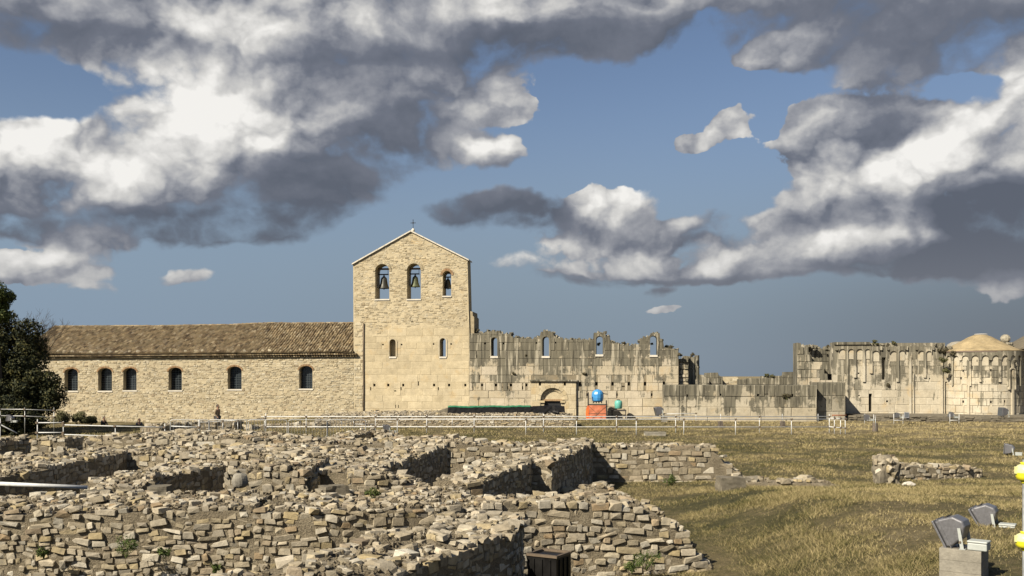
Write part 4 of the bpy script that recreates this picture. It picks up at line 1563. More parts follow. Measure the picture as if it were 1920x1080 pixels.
def rubble_wall(name, label, pts, th, mean=.24, back=False, caps=(True, True), rise=0.0, cat='ruined wall', zb=None,
                group=None, limit=300, top_density=1.0, rough=.8, front=True, sides_h=(.085, .165), bulge=.0, regular=.5, calm=False):
    """pts = [(x, y, top z)...]; the face stands on the right-hand side of the path, the body to its left"""
    mean *= .9
    L = path_len(pts)
    tot = L[-1]
    P2 = [Vector(p[:2]) for p in pts]

    def at(s):
        s = max(0, min(tot, s))
        for i in range(len(L) - 1):
            if s <= L[i + 1] or i == len(L) - 2:
                f = (s - L[i]) / max(L[i + 1] - L[i], 1e-6)
                return P2[i].lerp(P2[i + 1], f), pts[i][2] + (pts[i + 1][2] - pts[i][2]) * f
    def frame(s):
        a, _ = at(s - .35)
        b_, _ = at(s + .35)
        d = (b_ - a).normalized()
        return d, Vector((d.y, -d.x))      # along, outward (right-hand side)
    seed = random.random() * 100

    def ztop(s, t_):
        _, z = at(s)
        return z + rise * t_ / th + rough * (.07 * noise.noise((s * .9 + seed, t_ * .9, 0)) + .045 * noise.noise((s * 3 + seed, t_ * 3, 4)))

    mid, _ = at(tot / 2)
    base = min(p[2] for p in pts)
    origin = Vector((mid.x, mid.y, ground_z(mid.x, mid.y)))
    root = empty(name, origin, 0, label, cat, group)
    zlo = (zb if zb is not None else -.15)

    # mortar core
    n = max(2, int(tot / .22))
    ins = .004
    cross = [0, 0, .12, .3, .5, .7, .88, 1, 1]
    m = MB()
    for i in range(n + 1):
        s = tot * i / n
        c, _ = at(s)
        d, o_ = frame(s)
        for k, q in enumerate(cross):
            t_ = ins + (th - 2 * ins) * q
            p = c - o_ * t_
            if k in (0, len(cross) - 1):
                z = zlo
            else:
                z = ztop(s, t_) - .045 - (.03 if k in (1, len(cross) - 2) else 0)
            m.v.append((p.x - origin.x, p.y - origin.y, z - origin.z))
    nc = len(cross)
    for i in range(n):
        for k in range(nc - 1):
            a = i * nc + k
            m.f.append((a, a + 1, a + nc + 1, a + nc))
    m.f.append(tuple(range(nc)))
    m.f.append(tuple(n * nc + k for k in range(nc))[::-1])
    core = m.build('mortar_core', MORTAR, root, fixn=True)

    st = []     # (size, mesh, matrix)
    camp = Vector((0, 0, EYE))

    def addst(me, loc, rot, sc):
        M = Matrix.LocRotScale(loc - origin, rot, Vector(sc))
        dist = max((loc - camp).length, 1)
        st.append((max(sc[0], sc[2]) * F / dist, me, M))

    def face(get, length, flip=False, top=None):
        z = zlo + .02
        zmax = max(top(length * i / 20) for i in range(21))
        while z < zmax:
            h = random.uniform(*sides_h) * mean / .24
            s = -random.uniform(0, mean)
            while s < length:
                w = random.choice((.45, .6, .8, 1, 1, 1.3, 1.8)) * mean * random.uniform(.8, 1.15)
                if random.random() > regular:
                    hh = h * random.uniform(.6, 1.35)
                else:
                    hh = h * random.uniform(.9, 1.0)
                a, b_ = s, s + w
                s += w
                sc_ = (max(a, 0) + min(b_, length)) / 2
                wv = min(b_, length) - max(a, 0)
                if wv < .07:
                    continue
                zj = z + h / 2 + .13 * noise.noise((sc_ * .7 + seed, z * .4, 7)) + random.gauss(0, .012)
                if zj + hh * .3 > top(sc_) or zj < zlo:
                    continue
                if random.random() < .035:
                    continue
                c, d, o_ = get(sc_)
                dep = random.uniform(.13, .22)
                jut = random.uniform(.0, .03 if calm else .055)
                p = Vector((c.x, c.y, 0)) + Vector((o_.x, o_.y, 0)) * (jut - dep / 2 + bulge * (1 - (zj - zlo) / 1.5))
                p.z = zj
                ang = atan2(d.y, d.x)
                rot = Euler((random.gauss(0, .07), random.gauss(0, .13 if regular < .7 else .05), ang + random.gauss(0, .03 if calm else .09)))
                me = random.choice(BLOCKY if random.random() < (.85 if calm else .30 if regular < .7 else .7) else HULLS)
                addst(me, p, rot, (wv * random.uniform(.95, 1.08), dep, hh * random.uniform(.92, 1.10)))
            z += h

    if front:
        face(lambda s: (at(s)[0], frame(s)[0], frame(s)[1]), tot, top=lambda s: ztop(s, 0))
    if back:
        def gb(s):
            d, o_ = frame(s)
            return at(s)[0] - o_ * th, d, -o_
        face(gb, tot, top=lambda s: ztop(s, th))
    for e, on in zip((0, 1), caps):
        if not on:
            continue
        s0 = 0 if e == 0 else tot
        d, o_ = frame(s0)
        c0 = at(s0)[0]
        out = -d if e == 0 else d
        face(lambda s, c0=c0, o_=o_, out=out: (c0 - o_ * s, o_ if e else o_, out), th, top=lambda s, s0=s0: ztop(s0, s))
    # top : stones lying loose and half bedded
    area = tot * th
    nt = int(area / (mean * mean) * 1.35 * top_density)
    for i in range(nt):
        s, t_ = random.uniform(.0, tot), random.uniform(.02, th - .02)
        c, _ = at(s)
        d, o_ = frame(s)
        k = random.choice((.35, .5, .6, .7, .9, 1.2)) * mean
        p = c - o_ * t_
        z = ztop(s, t_)
        rot = Euler((random.gauss(0, .13), random.gauss(0, .13), random.uniform(0, 6.28)))
        sx_, sy_, sz_ = k * random.uniform(.8, 1.4), k * random.uniform(.6, 1), k * random.uniform(.35, .65)
        addst(random.choice(HULLS), Vector((p.x, p.y, z + sz_ * random.uniform(-.5, .06))), rot, (sx_, sy_, sz_))
    st.sort(key=lambda q: -q[0])
    for q in st[:limit]:
        if q[0] < 9:
            break
        link('stone', q[1], root, q[2])
    k = min(limit, sum(1 for q in st if q[0] >= 9))
    rest = [(q[1], q[2]) for q in st[k:]]
    # crumbled mortar on top
    grit = []
    for i in range(int(area * 60 * top_density * (.24 / mean) ** 2)):
        s, t_ = random.uniform(0, tot), random.uniform(.02, th - .02)
        c, _ = at(s)
        d, o_ = frame(s)
        p = c - o_ * t_
        sc_ = random.uniform(.03, .085) * mean / .24
        grit.append((random.choice(HULLS), Matrix.LocRotScale(Vector((p.x, p.y, ztop(s, t_) - .03)) - origin, Euler((random.random() * 6, random.random() * 6, 0)), Vector((sc_ * 1.4, sc_, sc_ * .8)))))
    joined('small_stones', rest, root, RUBBLE)
    joined('mortar_grit', grit, root, MORTAR)
    return root, ztop, at


def P3(px_, d, z):
    p = pxd(px_, d, z)
    return (p.x, p.y, z)


# front mass
rubble_wall('ruin_wall', 'broad rubble wall filling the bottom left of the view, lit stone face and rubble top',
            [P3(-130, 14.2, 1.30), P3(0, 14.2, 1.30), P3(300, 14.4, 1.34), P3(470, 14.5, 1.30)], 1.9, .20, rise=.04, caps=(False, False), limit=300, top_density=.8)
rubble_wall('ruin_wall', 'lit rubble wall between the weedy front wall and the ragged stepped wall',
            [P3(470, 14.5, 1.30), P3(600, 14.5, 1.28), P3(760, 14.9, 1.27), P3(930, 15.5, 1.24)], 2.2, .20, rise=.04, caps=(False, False), limit=300, top_density=.8)
# near wall that recedes to the right, its right side in shade
rubble_wall('ruin_wall', 'nearest thick rubble wall running up to the dark box, its right side in deep shade',
            [P3(330, 7.6, 1.22), P3(660, 9.3, 1.28), P3(800, 10.5, 1.30), P3(900, 11.6, 1.30), P3(955, 12.5, 1.27), P3(978, 13.4, 1.22), P3(982, 14.6, 1.2)], 1.25, .22, back=True, calm=True, caps=(False, True), rise=.05, limit=300, rough=1.3)
# right continuation with the ragged end
rubble_wall('ruin_wall', 'lit stone wall at bottom centre stepping down to a ragged end on the grass',
            [P3(900, 15.4, 1.27), P3(1000, 15.7, 1.24), P3(1110, 15.8, 1.22), P3(1204, 15.9, 1.20), P3(1210, 15.9, 1.08), P3(1248, 15.95, 1.03), P3(1254, 15.95, .84), P3(1284, 16, .76), P3(1289, 16, .52),
             P3(1306, 16, .44), P3(1311, 16, .22), P3(1336, 16, .12)], 1.25, .25, caps=(False, True), limit=300, regular=.65)
# cross walls (shaded right sides)
rubble_wall('ruin_wall', 'cross wall at the far left with a long dark shaded side above the white pole',
            [P3(-70, 19.0, 1.20), P3(60, 21.2, 1.25), P3(160, 23.4, 1.27), P3(240, 26.0, 1.33)], 1.5, .27, calm=True, caps=(False, False))
rubble_wall('ruin_wall', 'cross wall with a dark shaded recess left of the round stone heap',
            [P3(262, 19.6, 1.14), P3(330, 21.2, 1.16), P3(400, 23.0, 1.15), P3(424, 24.0, 1.15)], 1.3, .27, calm=True, caps=(True, False))
rubble_wall('ruin_wall', 'short lit rubble pier behind the end of the white pole',
            [P3(160, 18.3, 1.08), P3(262, 18.4, 1.18)], 1.6, .25, caps=(True, True), rise=.15)
rubble_wall('ruin_wall', 'raised lit rubble mass between the two dark recesses left of the centre',
            [P3(421, 19.6, 1.32), P3(500, 19.6, 1.45), P3(572, 19.6, 1.38)], 2.6, .27, caps=(True, True), rise=.1)
rubble_wall('ruin_wall', 'short cross wall with a small dark shaded hollow left of the centre',
            [P3(583, 19.7, 1.20), P3(620, 21.8, 1.24), P3(665, 24.8, 1.30)], 1.2, .26, calm=True, caps=(False, False))
rubble_wall('ruin_wall', 'lit rubble mass with a smooth flat block in front of the long dark recess',
            [P3(652, 19.6, 1.38), P3(690, 19.6, 1.34), P3(760, 19.8, 1.18), P3(815, 20, 1.00)], 1.3, .27, caps=(True, True))
rubble_wall('ruin_wall', 'cross wall behind the middle of the ruins with a long dark shaded side',
            [P3(690, 20.5, 1.24), P3(740, 22.4, 1.27), P3(800, 25.2, 1.32), P3(830, 27.0, 1.33), P3(838, 27.6, 1.30)], 1.4, .27, calm=True, caps=(False, True))
rubble_wall('ruin_wall', 'small lit wall stub beside the narrow dark gap right of the long recess',
            [P3(826, 27.6, 1.30), P3(845, 27.7, 1.45)], 1.0, .27, caps=(True, True))
rubble_wall('ruin_wall', 'squared rubble corner left of the dark arched shade in the centre',
            [P3(812, 19.6, .98), P3(860, 19.6, 1.10), P3(906, 19.9, 1.13)], 1.3, .28, caps=(True, False), regular=.8)
rubble_wall('ruin_wall', 'cross wall with a dark shaded side left of the narrow lit door jamb',
            [P3(905, 19.9, 1.13), P3(950, 21.6, 1.20), P3(1014, 24.6, 1.22)], 1.1, .27, calm=True, caps=(False, True))
rubble_wall('ruin_wall', 'cross wall with dark shaded side and lit door jamb before the grassy cell',
            [P3(1034, 23.6, 1.20), P3(1070, 25.4, 1.27), P3(1106, 28.2, 1.33), P3(1112, 30, 1.32)], 1.0, .27, calm=True, caps=(True, False))
# long rear wall
rubble_wall('ruin_wall', 'left stretch of the long rear rubble wall below the crowd barriers',
            [P3(130, 30.0, 1.28), P3(300, 29.6, 1.42), P3(430, 29.4, 1.45), P3(560, 29.4, 1.28)], 2.4, .34, caps=(True, False), rise=.05)
rubble_wall('ruin_wall', 'middle stretch of the long rear rubble wall below the white railing',
            [P3(560, 29.4, 1.28), P3(700, 29.6, 1.22), P3(830, 29.6, 1.30), P3(900, 29.6, 1.20)], 2.4, .34, caps=(False, False))
rubble_wall('ruin_wall', 'right stretch of the long rear wall, its ragged end stepping down to the grass',
            [P3(900, 29.6, 1.20), P3(1000, 29.6, 1.15), P3(1200, 29.6, 1.14), P3(1342, 29.7, 1.10), P3(1346, 29.7, .92), P3(1358, 29.7, .85), P3(1361, 29.7, .62), P3(1374, 29.7, .55), P3(1377, 29.7, .36), P3(1394, 29.7, .28), P3(1402, 29.7, .05)],
            1.4, .36, caps=(False, True), regular=.75)
rubble_wall('ruin_wall', 'low terrace of rubble between the long rear wall and the dark recesses on the left',
            [P3(150, 26.4, 1.20), P3(300, 25.6, 1.22), P3(440, 24.6, 1.30), P3(600, 24.6, 1.30), P3(700, 26.0, 1.30)], 2.6, .32, caps=(True, False), rise=.05)
rubble_wall('ruin_wall', 'upright stub of patterned stones at the far left with a dark right side',
            [P3(58, 26.6, 1.55), P3(122, 26.6, 1.62)], 1.1, .25, caps=(True, True))
rubble_wall('ruin_wall', 'rubble wall at the left edge with a small dark niche, left of the patterned stub',
            [P3(-60, 27.5, 1.35), P3(0, 27.8, 1.45), P3(58, 28.6, 1.45)], 1.2, .27, caps=(False, False))
rubble_wall('ruin_wall', 'low rubble ledge at the left edge below the small dark niche',
            [P3(-60, 25.0, 1.15), P3(60, 25.0, 1.15), P3(130, 25.2, 1.12)], 1.4, .26, caps=(False, True))
rubble_wall('ruin_wall', 'low curved rubble rim with a dark shaded side in the grass behind the ruins',
            [P3(640, 39.5, .55), P3(665, 42, .80), P3(700, 43.5, .82), P3(725, 42, .6)], .9, .34, caps=(False, False), back=True)
rubble_wall('ruin_wall', 'scattered low rubble of broken blocks in the grass under the white railing',
            [P3(790, 37.0, .35), P3(850, 37.6, .42), P3(905, 38.0, .25)], 1.2, .34, caps=(True, True))
rubble_wall('ruin_wall', 'mound of pale rubble stones in the grassy cell behind the ragged wall',
            [P3(1048, 23.6, .25), P3(1090, 23.6, .50), P3(1140, 23.6, .58), P3(1166, 23.6, .30)], 1.3, .27, caps=(True, True))
# right side remains
rubble_wall('ruin_wall', 'low rubble footing with round stones lying alone on the grass right of the ruins',
            [P3(1396, 26.6, .40), P3(1450, 26.6, .38), P3(1530, 26.4, .40), P3(1556, 26.2, .28), P3(1574, 25.8, .02)], .9, .36, caps=(True, True))
rubble_wall('ruin_wall', 'low wall remnant running right from the upright boulder on the bank',
            [P3(1680, 30.2, .52), P3(1740, 30.6, .46), P3(1800, 31, .40), P3(1842, 31.4, .28)], .8, .32, caps=(True, True), zb=-.1, top_density=.7)
# rubble banks at the foot of the church
rubble_wall('rubble_bank', 'long low rubble bank at the foot of the bell gable behind the white railing',
            [P3(590, 62.5, .55), P3(650, 62.5, .74), P3(800, 62.5, .78), P3(1000, 62, .80), P3(1078, 62, .62)], 3.0, .27, caps=(True, True), cat='rubble bank', rise=.15, limit=60)
rubble_wall('rubble_bank', 'low dark topped rubble wall where the walking person stands behind the barriers',
            [P3(300, 58, .25), P3(340, 60, .40), P3(445, 61, .45), P3(455, 62, .40)], 1.4, .42, caps=(True, True), cat='rubble bank', limit=60)
rubble_wall('rubble_bank', 'small low rubble heap behind the crowd barriers right of the walking person',
            [P3(470, 60, .15), P3(520, 61, .22), P3(600, 61, .30), P3(620, 61.5, .25)], 1.2, .42, caps=(True, True), cat='rubble bank', limit=60)

# boulder and odd blocks
def stone_thing(name, label, loc, dims, rz, seed, cat='stone block', mt=RUBBLE, amp=.10, boxy=True):
    rr = random.Random(seed)
    bm = bmesh.new()
    bmesh.ops.create_cube(bm, size=1)
    bmesh.ops.subdivide_edges(bm, edges=bm.edges, cuts=5, use_grid_fill=True)
    for v in bm.verts:
        c = v.co.copy()
        if not boxy:
            c = c.lerp(c.normalized() * .58, .75)
        nn_ = noise.noise_vector(c * 2.1 + Vector((seed, 0, 0))) * amp + noise.noise_vector(c * 6 + Vector((seed, 0, 0))) * amp * .35
        c += nn_
        v.co = Vector((c.x * dims[0], c.y * dims[1], (c.z + .5) * dims[2]))
    me = bpy.data.meshes.new(name)
    bm.to_mesh(me)
    bm.free()
    o = link(name, me, None, None, None, mt)
    o.location = loc
    o.rotation_euler = (0, 0, rz)
    return tag(o, label, cat)

p = pxd(1661, 28.6)
b_root = empty('boulder', Vector((p.x, p.y, ground_z(p.x, p.y) - .06)), 0, 'upright rounded conglomerate boulder standing on the grass bank, a pale broken stone at its foot', 'boulder')
o = stone_thing('boulder_body', None, Vector((0, 0, 0)), (.72, .6, .84), .3, 11, None, CONC_D, .24, False)
o.parent = b_root
for i in range(44):
    a = random.uniform(0, 6.28); zz = random.uniform(.05, .85)
    r_ = .30 * sin(min(1, (zz + .25)) * pi * .62)
    link('embedded_stone', random.choice(HULLS), b_root, TRS((r_ * cos(a), r_ * .9 * sin(a), zz), Euler((random.random() * 6, random.random() * 6, random.random() * 6)), (.24, .2, .16)))
p = px(1732, 914, 0.1)
stone_thing('loose_stone', 'small pale stone lying on the grass right of the boulder', Vector((pxd(1703, 27.6).x, 27.6, ground_z(pxd(1703, 27.6).x, 27.6) - .02)), (.32, .24, .14), .2, 5, 'stone', SLAB, .2, False)
p = pxd(1369, 25.6)
stone_thing('squared_block', 'grey squared block at the left end of the low footing on the grass', Vector((p.x, p.y, ground_z(p.x, p.y) - .05)), (.66, .5, .40), .12, 21, mt=CONC_D, amp=.07)
p = pxd(1228, 53)
stone_thing('stone_slab', 'long pale stone slab lying in the grass below the white railing', Vector((p.x, p.y, ground_z(p.x, p.y) - .05)), (1.15, .5, .26), .0, 31, mt=CONC, amp=.05)
p = pxd(183, 17.5)
stone_thing('squared_block', 'upright grey squared block at the right end of the white pole', Vector((p.x, p.y, .60)), (.34, .4, .62), -.1, 41, mt=CONC_D, amp=.06)
p = pxd(300, 17.6)
stone_thing('squared_block', 'grey squared block with a shaded end, set on the rubble below the second dark recess', Vector((p.x, p.y, 1.10)), (.34, .40, .19), .1, 42, mt=CONC_D, amp=.06)
p = pxd(626, 16.3)
stone_thing('flat_slab', 'large smooth grey flat slab leaning on the rubble in the middle of the ruins', Vector((p.x, p.y, 1.20)), (.42, .34, .24), .5, 43, mt=CONC_D, amp=.10)
p = pxd(450, 17.9)
stone_thing('round_stone', 'round drum like stone set in the rubble left of the centre', Vector((p.x, p.y, 1.22)), (.26, .26, .26), .5, 44, cat='stone', mt=CONC, amp=.05, boxy=False)

# ------------------------------------------------------------------ rubble fragments on the ground between the walls
parts = []
for i in range(900):
    x, y = random.uniform(-12, 1.2), random.uniform(16.5, 29)
    k = random.choice((.06, .08, .12, .2))
    parts.append((random.choice(HULLS), TRS((x, y, ground_z(x, y) + .02), Euler((random.random() * 6, random.random() * 6, 0)), (k * 1.3, k, k * .7))))
joined('fallen_stones', parts, None, RUBBLE)

# ------------------------------------------------------------------ railings of white scaffold tube
def gz(p):
    return ground_z(p[0], p[1])


def railing(name, label, posts, rails, group='white tube railings', r=.025, mt=WHITE_PAINT, clamps=True, doubles=()):
    """posts = [(px, d, top z, foot z or None)], rails = [[(px, d, z)...]...]"""
    p0 = pxd(posts[0][0], posts[0][1])
    org = Vector((p0.x, p0.y, gz(p0)))
    root = empty(name, org, 0, label, 'railing', group)
    for q in posts:
        p = pxd(q[0], q[1])
        zf = q[3] if len(q) > 3 and q[3] is not None else gz(p) - .1
        m = MB()
        m.tube([(p.x, p.y, zf), (p.x + random.uniform(-.012, .012), p.y, q[2])], r * .95, 8)
        m.build('post', mt, root, True, origin=org).location = (0, 0, 0)
    for rl in rails:
        m = MB()
        pts = [pxd(*a) for a in rl]
        m.tube([(p.x, p.y - r * 2, p.z) for p in pts], r, 8)
        m.build('rail', mt, root, True, origin=org).location = (0, 0, 0)
        if clamps:
            for q in posts:
                for a, b_ in zip(rl, rl[1:]):
                    lo, hi = min(a[0], b_[0]), max(a[0], b_[0])
                    if lo - 3 <= q[0] <= hi + 3 and abs(a[1] - q[1]) < 6:
                        f = (q[0] - a[0]) / (b_[0] - a[0]) if b_[0] != a[0] else 0
                        z = a[2] + (b_[2] - a[2]) * f
                        p = pxd(q[0], q[1])
                        m = MB()
                        m.box(p.x - .05, p.x + .05, p.y - .10, p.y + .05, z - .045, z + .045)
                        m.box(p.x - .075, p.x - .052, p.y - .06, p.y - .01, z - .02, z + .02)
                        m.build('clamp', CLAMP, root, origin=org).location = (0, 0, 0)
                        break
    return root


D1 = 56.0
zr1 = EYE - (781 - HZ) / F * D1
zr2 = EYE - (800 - HZ) / F * D1
pst = [(498, 775), (574, 778), (704, 777), (800, 778), (889, 777), (1019, 776), (1156, 779), (1267, 779), (1424, 779), (1555, 777)]
railing('railing', 'long white tube railing with two rails crossing the grass in front of the church',
        [(a, D1, EYE - (t_ - HZ) / F * D1) for a, t_ in pst],
        [[(490, D1, zr1), (1557, D1, zr1)], [(498, D1, zr2), (1557, D1, zr2 - .02)]])
D2 = 53.6
z2 = EYE - (786 - HZ) / F * D2
railing('railing', 'second white tube railing with single upper rail running just in front of the long one',
        [(a, D2, EYE - (784 - HZ) / F * D2, b_) for a, b_ in ((745, None), (986, None), (1081, None), (1193, None), (1282, None), (1379, None), (1484, None))],
        [[(704, D2, z2), (1553, D2, z2)]])
D3 = 55.0
zz = lambda y, d: EYE - (y - HZ) / F * d
railing('railing', 'white tube frame of close posts at the right end of the long railing',
        [(1564.5, D3, zz(779, D3)), (1576, D3, zz(781, D3)), (1585, D3, zz(781, D3))],
        [[(1556, D3, zz(784, D3)), (1588, D3, zz(785, D3))], [(1554, D3, zz(800, D3)), (1588, D3, zz(803, D3))]])
m = MB()
pa, pb = pxd(1560, D3 - .1, zz(778.5, D3)), pxd(1587, D3 - .1, zz(778.5, D3))
m.tube([pa, pb], .035, 6)
o = m.build('loose_tube', plain('rusty_tube', (.35, .13, .06), .8), None, True)
tag(o, 'short rusty tube lying on top of the railing end frame', 'tube', kind='thing')
# far railings on the left
D4 = 46.0
railing('railing', 'white tube railing stepping down the slope before the dry grass bank',
        [(70, D4, zz(786, D4)), (119, D4, zz(790, D4)), (216, D4, zz(797, D4)), (309, D4, zz(794, D4)), (373, D4, zz(787, D4), None)],
        [[(70, D4, zz(792.5, D4)), (119, D4, zz(792.5, D4))], [(70, D4, zz(811, D4)), (119, D4, zz(811, D4))],
         [(119, D4, zz(796.5, D4)), (216, D4, zz(799, D4)), (311, D4, zz(801, D4))], [(119, D4, zz(814.5, D4)), (216, D4, zz(818, D4))],
         [(300, D4, zz(815, D4)), (376, D4, zz(815, D4))], [(322, D4, zz(799, D4)), (373, D4, zz(801, D4))]])
railing('railing', 'thin grey tube railing rising from the barriers to the long white railing',
        [(418, 54, zz(788, 54)), (446, 54, zz(789, 54)), (496, 54, zz(781, 54))],
        [[(373, 54, zz(792, 54)), (446, 54, zz(788, 54)), (500, 54, zz(785, 54))]], r=.022, mt=GALV)
railing('railing', 'dark tube railing with three rails standing before the trees at the far left',
        [(0, 58, zz(767, 58)), (46.5, 58, zz(764, 58)), (101, 58, zz(764, 58))],
        [[(-40, 58, zz(767, 58)), (46, 58, zz(767.5, 58)), (102, 58, zz(769.5, 58))], [(-40, 58, zz(779, 58)), (46, 58, zz(780, 58)), (102, 58, zz(782.5, 58))]], r=.022, mt=GALV)
railing('railing', 'white tube sloping down from a post at the left edge of the ruins',
        [(0, 40, zz(785, 40))], [[(-30, 40, zz(787, 40)), (2, 40, zz(796, 40)), (33, 40, zz(812, 40))]])
railing('railing', 'short thin railing posts with a dark cross tube behind the long white railing',
        [(640, 60, zz(784, 60)), (663, 60, zz(784, 60)), (686, 60, zz(795, 60)), (692, 60, zz(795, 60)), (848, 60, zz(783, 60))],
        [[(640, 60, zz(787, 60)), (664, 60, zz(787, 60))], [(664, 60, zz(795, 60)), (702, 60, zz(796, 60))]], r=.022, mt=GALV)
railing('railing', 'thin pale railing close to the foot of the low stained wall',
        [(a, 69.5, zz(776, 69.5)) for a in (1245, 1305, 1351, 1467, 1534)], [[(1245, 69.5, zz(776, 69.5)), (1307, 69.5, zz(775, 69.5))]], r=.022)
for i, (c_, lab) in enumerate(((1629, 'pair of thin white posts beside the small lamp near the timber stump'), (1684, 'pair of thin white posts around the two small floodlights under the arcade'), (1789, 'pair of thin white posts around the small floodlight below the apse'))):
    railing('railing', lab, [(c_ - 8, 66, zz(776, 66)), (c_ + 9, 66, zz(777, 66))], [[(c_ - 8, 66, zz(788, 66)), (c_ + 9, 66, zz(788, 66))]], r=.02, clamps=False, group='thin white post pairs')

# ------------------------------------------------------------------ crowd barriers
def barrier():
    root = empty('crowd_barrier', (0, 0, 0), 0, 'x', 'barrier', 'grey crowd barriers along the ruins')
    w, h = 1.92, .98
    m = MB()
    pts = []
    for cx, cz, a0 in ((w / 2 - .12, .10 + .12, -90), (w / 2 - .12, h - .12, 0), (-w / 2 + .12, h - .12, 90), (-w / 2 + .12, .22, 180)):
        for k in range(4):
            a = radians(a0 + 30 * k)
            pts.append((cx + .12 * cos(a), 0, cz + .12 * sin(a)))
    m.tube(pts + [pts[0]], .020, 6)
    m.build('frame', GALV, root, True)
    for k in range(12):
        x = -w / 2 + w * (k + 1) / 13
        b_ = MB()
        b_.tube([(x, 0, .11), (x, 0, h - .01)], .007, 5)
        b_.build('bar', GALV, root)
    for s in (-1, 1):
        f_ = MB()
        f_.tube([(s * (w / 2 - .2), -.28, .02), (s * (w / 2 - .2), 0, .10), (s * (w / 2 - .2), .28, .02)], .018, 6)
        f_.build('foot', GALV, root)
    return root


def copy_tree(o, parent=None):
    c = o.copy()
    COL.objects.link(c)
    if parent is not None:
        c.parent = parent
    for ch in list(o.children):
        copy_tree(ch, c)
    return c


b0 = barrier()
DB = 48.0
bl = ['leftmost grey crowd barrier, beside the white post in front of the rubble', 'grey crowd barrier in front of the dark rubble wall with the walking person',
      'middle grey crowd barrier, standing at the left end of the long railing', 'grey crowd barrier in front of the small rubble heap behind the railing',
      'rightmost grey crowd barrier, ending beside the curved rubble rim']
for i, (c_, rz, lab) in enumerate(((356, .05, bl[0]), (427, -.03, bl[1]), (502, .02, bl[2]), (577, 0, bl[3]), (650, -.04, bl[4]))):
    o = b0 if i == 0 else copy_tree(b0)
    p = pxd(c_, DB)
    o.location = (p.x, p.y, zz(822, DB) - .05)
    o.rotation_euler = (0, 0, rz)
    o['label'] = lab

# ------------------------------------------------------------------ tanks, orange netting, tarpaulin
ty = -2.2
s_ = Site('netted_enclosure', 1118, ty, 0, 'orange netting wrapped round a post frame that carries the blue tank by the church wall', 'enclosure')
u0, z1 = fu(1103, 759, ty)
u1, z0 = fu(1137, 791, ty)
for i, (x, y) in enumerate(((u0, ty), (u1, ty), (u0, ty + 1.2), (u1, ty + 1.2))):
    m = MB()
    m.box(x - .05, x + .05, y - .05, y + .05, z0 - .1, z1 + (.35 if i == 1 else .95 if i == 0 else .02))
    s_.put(m, 'post', DARK_FR)
m = MB()
nxg, nzg = 14, 10
for j in range(nzg + 1):
    for i in range(nxg + 1):
        x = u0 + .03 + (u1 - u0 - .06) * i / nxg
        z = z0 + (z1 - z0 - .03) * j / nzg
        m.v.append((x, ty - .06 + .03 * noise.noise((x * 3, z * 3, 0)), z))
for j in range(nzg):
    for i in range(nxg):
        a = j * (nxg + 1) + i
        m.f.append((a, a + 1, a + nxg + 2, a + nxg + 1))
s_.put(m, 'netting_panel', ORANGE_P, fixn=False)
m = MB()
# bulging left flank and slumped foot of the net
for j in range(9):
    z = z0 - .05 + (z1 - z0) * j / 8
    b_ = .14 + .12 * sin(j / 8 * pi) + (.06 if j < 2 else 0)
    for i in range(5):
        m.v.append((u0 + .06 - b_ * i / 4, ty - .10 * sin(i / 4 * pi) - .07 + .9 * i / 4 * .3, z + .03 * noise.noise((i, j, 0))))
for j in range(8):
    for i in range(4):
        a = j * 5 + i
        m.f.append((a, a + 1, a + 6, a + 5))
s_.put(m, 'netting_flank', ORANGE_N, fixn=False)
m = MB()
m.box(u0 - .05, u1 + .04, ty - .13, ty - .07, z0 - .12, z0 + .03)
s_.put(m, 'netting_hem', ORANGE_N)
m = MB()
m.tube([(u0, ty - .10, z0), (u1, ty - .10, z1 - .05)], .012, 4).tube([(u1, ty - .10, z0), (u0, ty - .10, z1 - .05)], .012, 4).tube([(u0, ty - .10, (z0 + z1) / 2), (u1, ty - .10, (z0 + z1) / 2)], .012, 4)
s_.put(m, 'brace_wire', BEAM)
m = MB()
m.box(u0 - .05, u1 + .05, ty - .05, ty + 1.3, z1 - .04, z1 + .03)
s_.put(m, 'platform', DARK_FR)
# blue tank
c_, zt_ = fu(1120.5, 730, ty + .6)
_, zb_ = fu(1120.5, 756, ty + .6)
s_ = Site('water_tank', 1120.5, ty + .6, zb_, 'bright blue faceted round plastic water tank standing above the orange netting', 'water tank')
R = .46
m = MB()
hh = zt_ - zb_ - .1
m.lathe([(.0, .10), (.30, .10), (.42, .20), (R, .42), (R, .1 + hh * .62), (.40, .1 + hh * .80), (.26, .1 + hh * .93), (.14, .1 + hh * .97), (.14, .1 + hh), (0, .1 + hh)], 12, Matrix.Translation((c_, ty + .6, zb_)))
s_.put(m, 'tank_body', BLUE_PL)
for k in range(4):
    m = MB()
    x = c_ - .3 + .2 * k
    m.box(x - .04, x + .04, ty + .3, ty + .9, zb_ - .0, zb_ + .12)
    s_.put(m, 'foot', DARK_FR)
m = MB()
m.tube([(c_ + .4, ty + .5, zb_ + .8), (c_ + .55, ty + .5, zb_ + .72), (c_ + .78, ty + .55, zb_ + .70)], .035, 6)
s_.put(m, 'outlet_pipe', DARK_FR)
